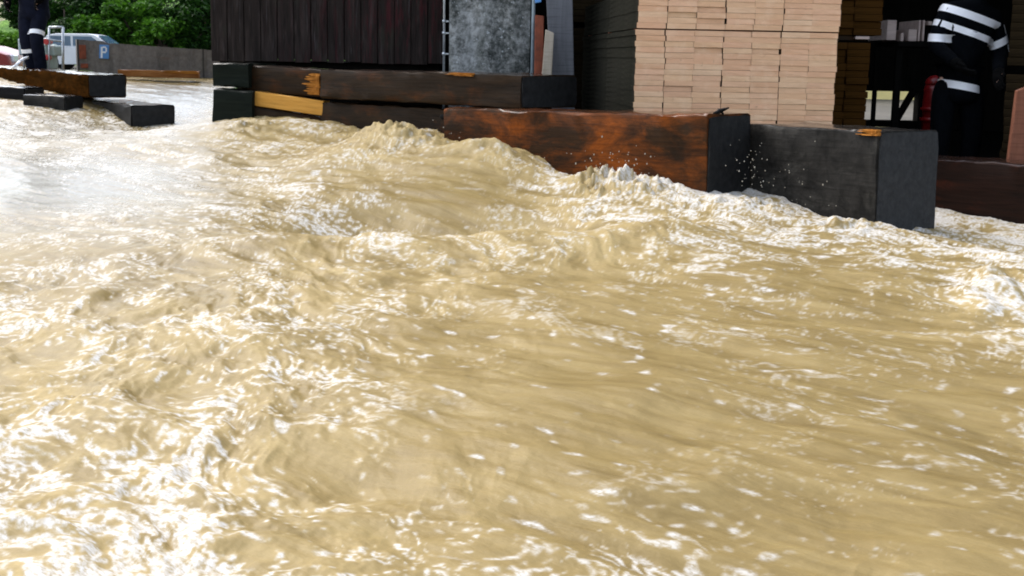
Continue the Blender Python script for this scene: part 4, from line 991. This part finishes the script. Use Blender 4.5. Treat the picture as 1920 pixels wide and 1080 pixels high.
fo = np.clip(fo + .62 * np.exp(-np.maximum(0, barY - WY) / .30) * sst(.1, .6, WX) - .16 * np.exp(-((fx - 900) / 420) ** 2 - ((fy - 820) / 230) ** 2) + .10 * np.exp(-((fx - 60) / 230) ** 2 - ((fy - 1000) / 130) ** 2), 0, 1.2)
th = 1 - .70 * WHT ** 1.25
foam_sheen = sst(th - .14, th + .20, fo)
fleck = pn(S_ * 12, T_ * 28, 91); fl2 = pn(S_ * 2.2, T_ * 3.0, 92)
foam_sheen = np.maximum(foam_sheen, sst(.55, .80, fleck + .14 * fl2) * .9 * sst(.05, .12, WHT))
cream = np.clip(.55 * sst(th - .34, th + .02, fo) * np.clip(CHOP * 1.3, 0, 1) + CRM * (.35 + .9 * sst(.2, .9, r1 * .5 + r2 * .5 + .4 * pn(SX * 5, SY * 7, 93))) + .25 * sst(.2, .7, pn(S_ * 1.1, T_ * 4.5, 94)), 0, 1)
# where the water is: in front of the barrier, and up to the low wall on the left
wallY = np.where(WX < wa.x, np.minimum(9.7 - 1.32 * (WX + 4.06) + .3, 40), np.interp(WX, [wa.x, wb.x], [wa.y + .12, wb.y + .12]))
keep = (WY < barY) & (WY < wallY)
me, used = gridmesh('water', WX, WY, Z, keep)
for nm_, arr in (('foam_sheen', foam_sheen), ('cream', cream), ('calm', calm)):
    at = me.attributes.new(nm_, 'FLOAT', 'POINT'); at.data.foreach_set('value', arr.reshape(-1)[used].astype(np.float32))
m, t, b = mat('muddy_water')
A_ = lambda k: nd(t, 'ShaderNodeAttribute', attribute_name=k).outputs['Fac']
pos = nd(t, 'ShaderNodeTexCoord').outputs['Object']
fl_ = nd(t, 'ShaderNodeMapping', {'Vector': pos, 'Rotation': (0, 0, -fa)}).outputs[0]
st_ = nd(t, 'ShaderNodeMapping', {'Vector': fl_, 'Scale': (3.0, 16, 6)}).outputs[0]
nA = noise(t, st_, 1.0, 6, .6, .5); nB = noise(t, nd(t, 'ShaderNodeMapping', {'Vector': fl_, 'Scale': (1, 1.8, 1)}).outputs[0], 60, 4, .65)
mud = ramp(t, nA, [(.3, (.156, .107, .036)), (.5, (.216, .154, .057)), (.7, (.275, .203, .083))])  # dark stop lowered to paint in shadows between the current streaks
c = mixc(t, mth(t, 'MULTIPLY', A_('cream'), ramp(t, nB, [(.3, .55), (.7, 1.0)])), mud, (.385, .29, .132))
c = mixc(t, mth(t, 'MULTIPLY', A_('calm'), .75), c, (.125, .105, .052))
fm = mth(t, 'MULTIPLY', A_('foam_sheen'), ramp(t, nB, [(.36, .2), (.58, 1.0)]), True)
c = mixc(t, fm, c, (.60, .58, .54))
t.links.new(c, b.inputs['Base Color'])
rg = mth(t, 'ADD', .35, mth(t, 'MULTIPLY', A_('cream'), .28)); rg = mth(t, 'SUBTRACT', rg, mth(t, 'MULTIPLY', A_('calm'), .28))
t.links.new(mth(t, 'ADD', rg, mth(t, 'MULTIPLY', fm, .3), True), b.inputs['Roughness'])
b.inputs['IOR'].default_value = 1.34
t.links.new(mth(t, 'ADD', .25, mth(t, 'MULTIPLY', A_('calm'), .5)), b.inputs['Specular IOR Level'])
hgt = mth(t, 'ADD', mth(t, 'MULTIPLY', nB, .5), noise(t, st_, 4.0, 5, .6, .3))
bn = nd(t, 'ShaderNodeBump', {'Height': hgt, 'Strength': .30, 'Distance': .010}); t.links.new(bn.outputs[0], b.inputs['Normal'])
M['water'] = m
wo = obj('water', me, m); wo['kind'] = 'structure'
# flying drops
rnd = random.Random(3); bm = bmesh.new()
def drop(p, r_): bmesh.ops.create_icosphere(bm, subdivisions=1, radius=r_, matrix=Matrix.Translation(p) @ Matrix.Diagonal((1, 1, rnd.uniform(1, 1.6), 1)))
for i in range(14): f = i / 13; drop(P(732 + 28 * f + rnd.uniform(-1, 1), 232 + 24 * f, 7.0), rnd.uniform(.004, .010))
for cx0, cy0, sx0, sy0, Y0, k, r0 in ((1145, 322, 35, 14, 5.8, 70, .008), (1410, 480 * 0 + 325, 22, 26, 5.6, 46, .007), (1175, 318, 26, 16, 5.75, 40, .007), (770, 252, 50, 9, 6.9, 36, .008), (1480, 345, 40, 30, 5.35, 40, .005), (910, 290, 50, 8, 6.4, 22, .007), (1060, 345, 20, 12, 5.9, 16, .007), (700, 250, 40, 7, 7.1, 26, .008), (1120, 290, 60, 20, 5.8, 10, .006)):
    for _ in range(k):
        x, y = rnd.gauss(cx0, sx0), rnd.gauss(cy0, sy0); drop(P(x, y, Y0 + rnd.uniform(-.08, .04)), r0 * .55 * rnd.uniform(.3, 1.1) * (1.5 if rnd.random() < .08 else 1))
m2, t2, b2_ = mat('spray'); n_ = noise(t2, coord(t2), 30); t2.links.new(ramp(t2, n_, [(.3, (.26, .22, .15)), (.7, (.42, .39, .33))]), b2_.inputs['Base Color']); b2_.inputs['Roughness'].default_value = .2
o = obj('water_spray', bm, m2); o['kind'] = 'stuff'; o['label'] = 'flying drops of muddy water in front of the timbers'; o['category'] = 'spray'
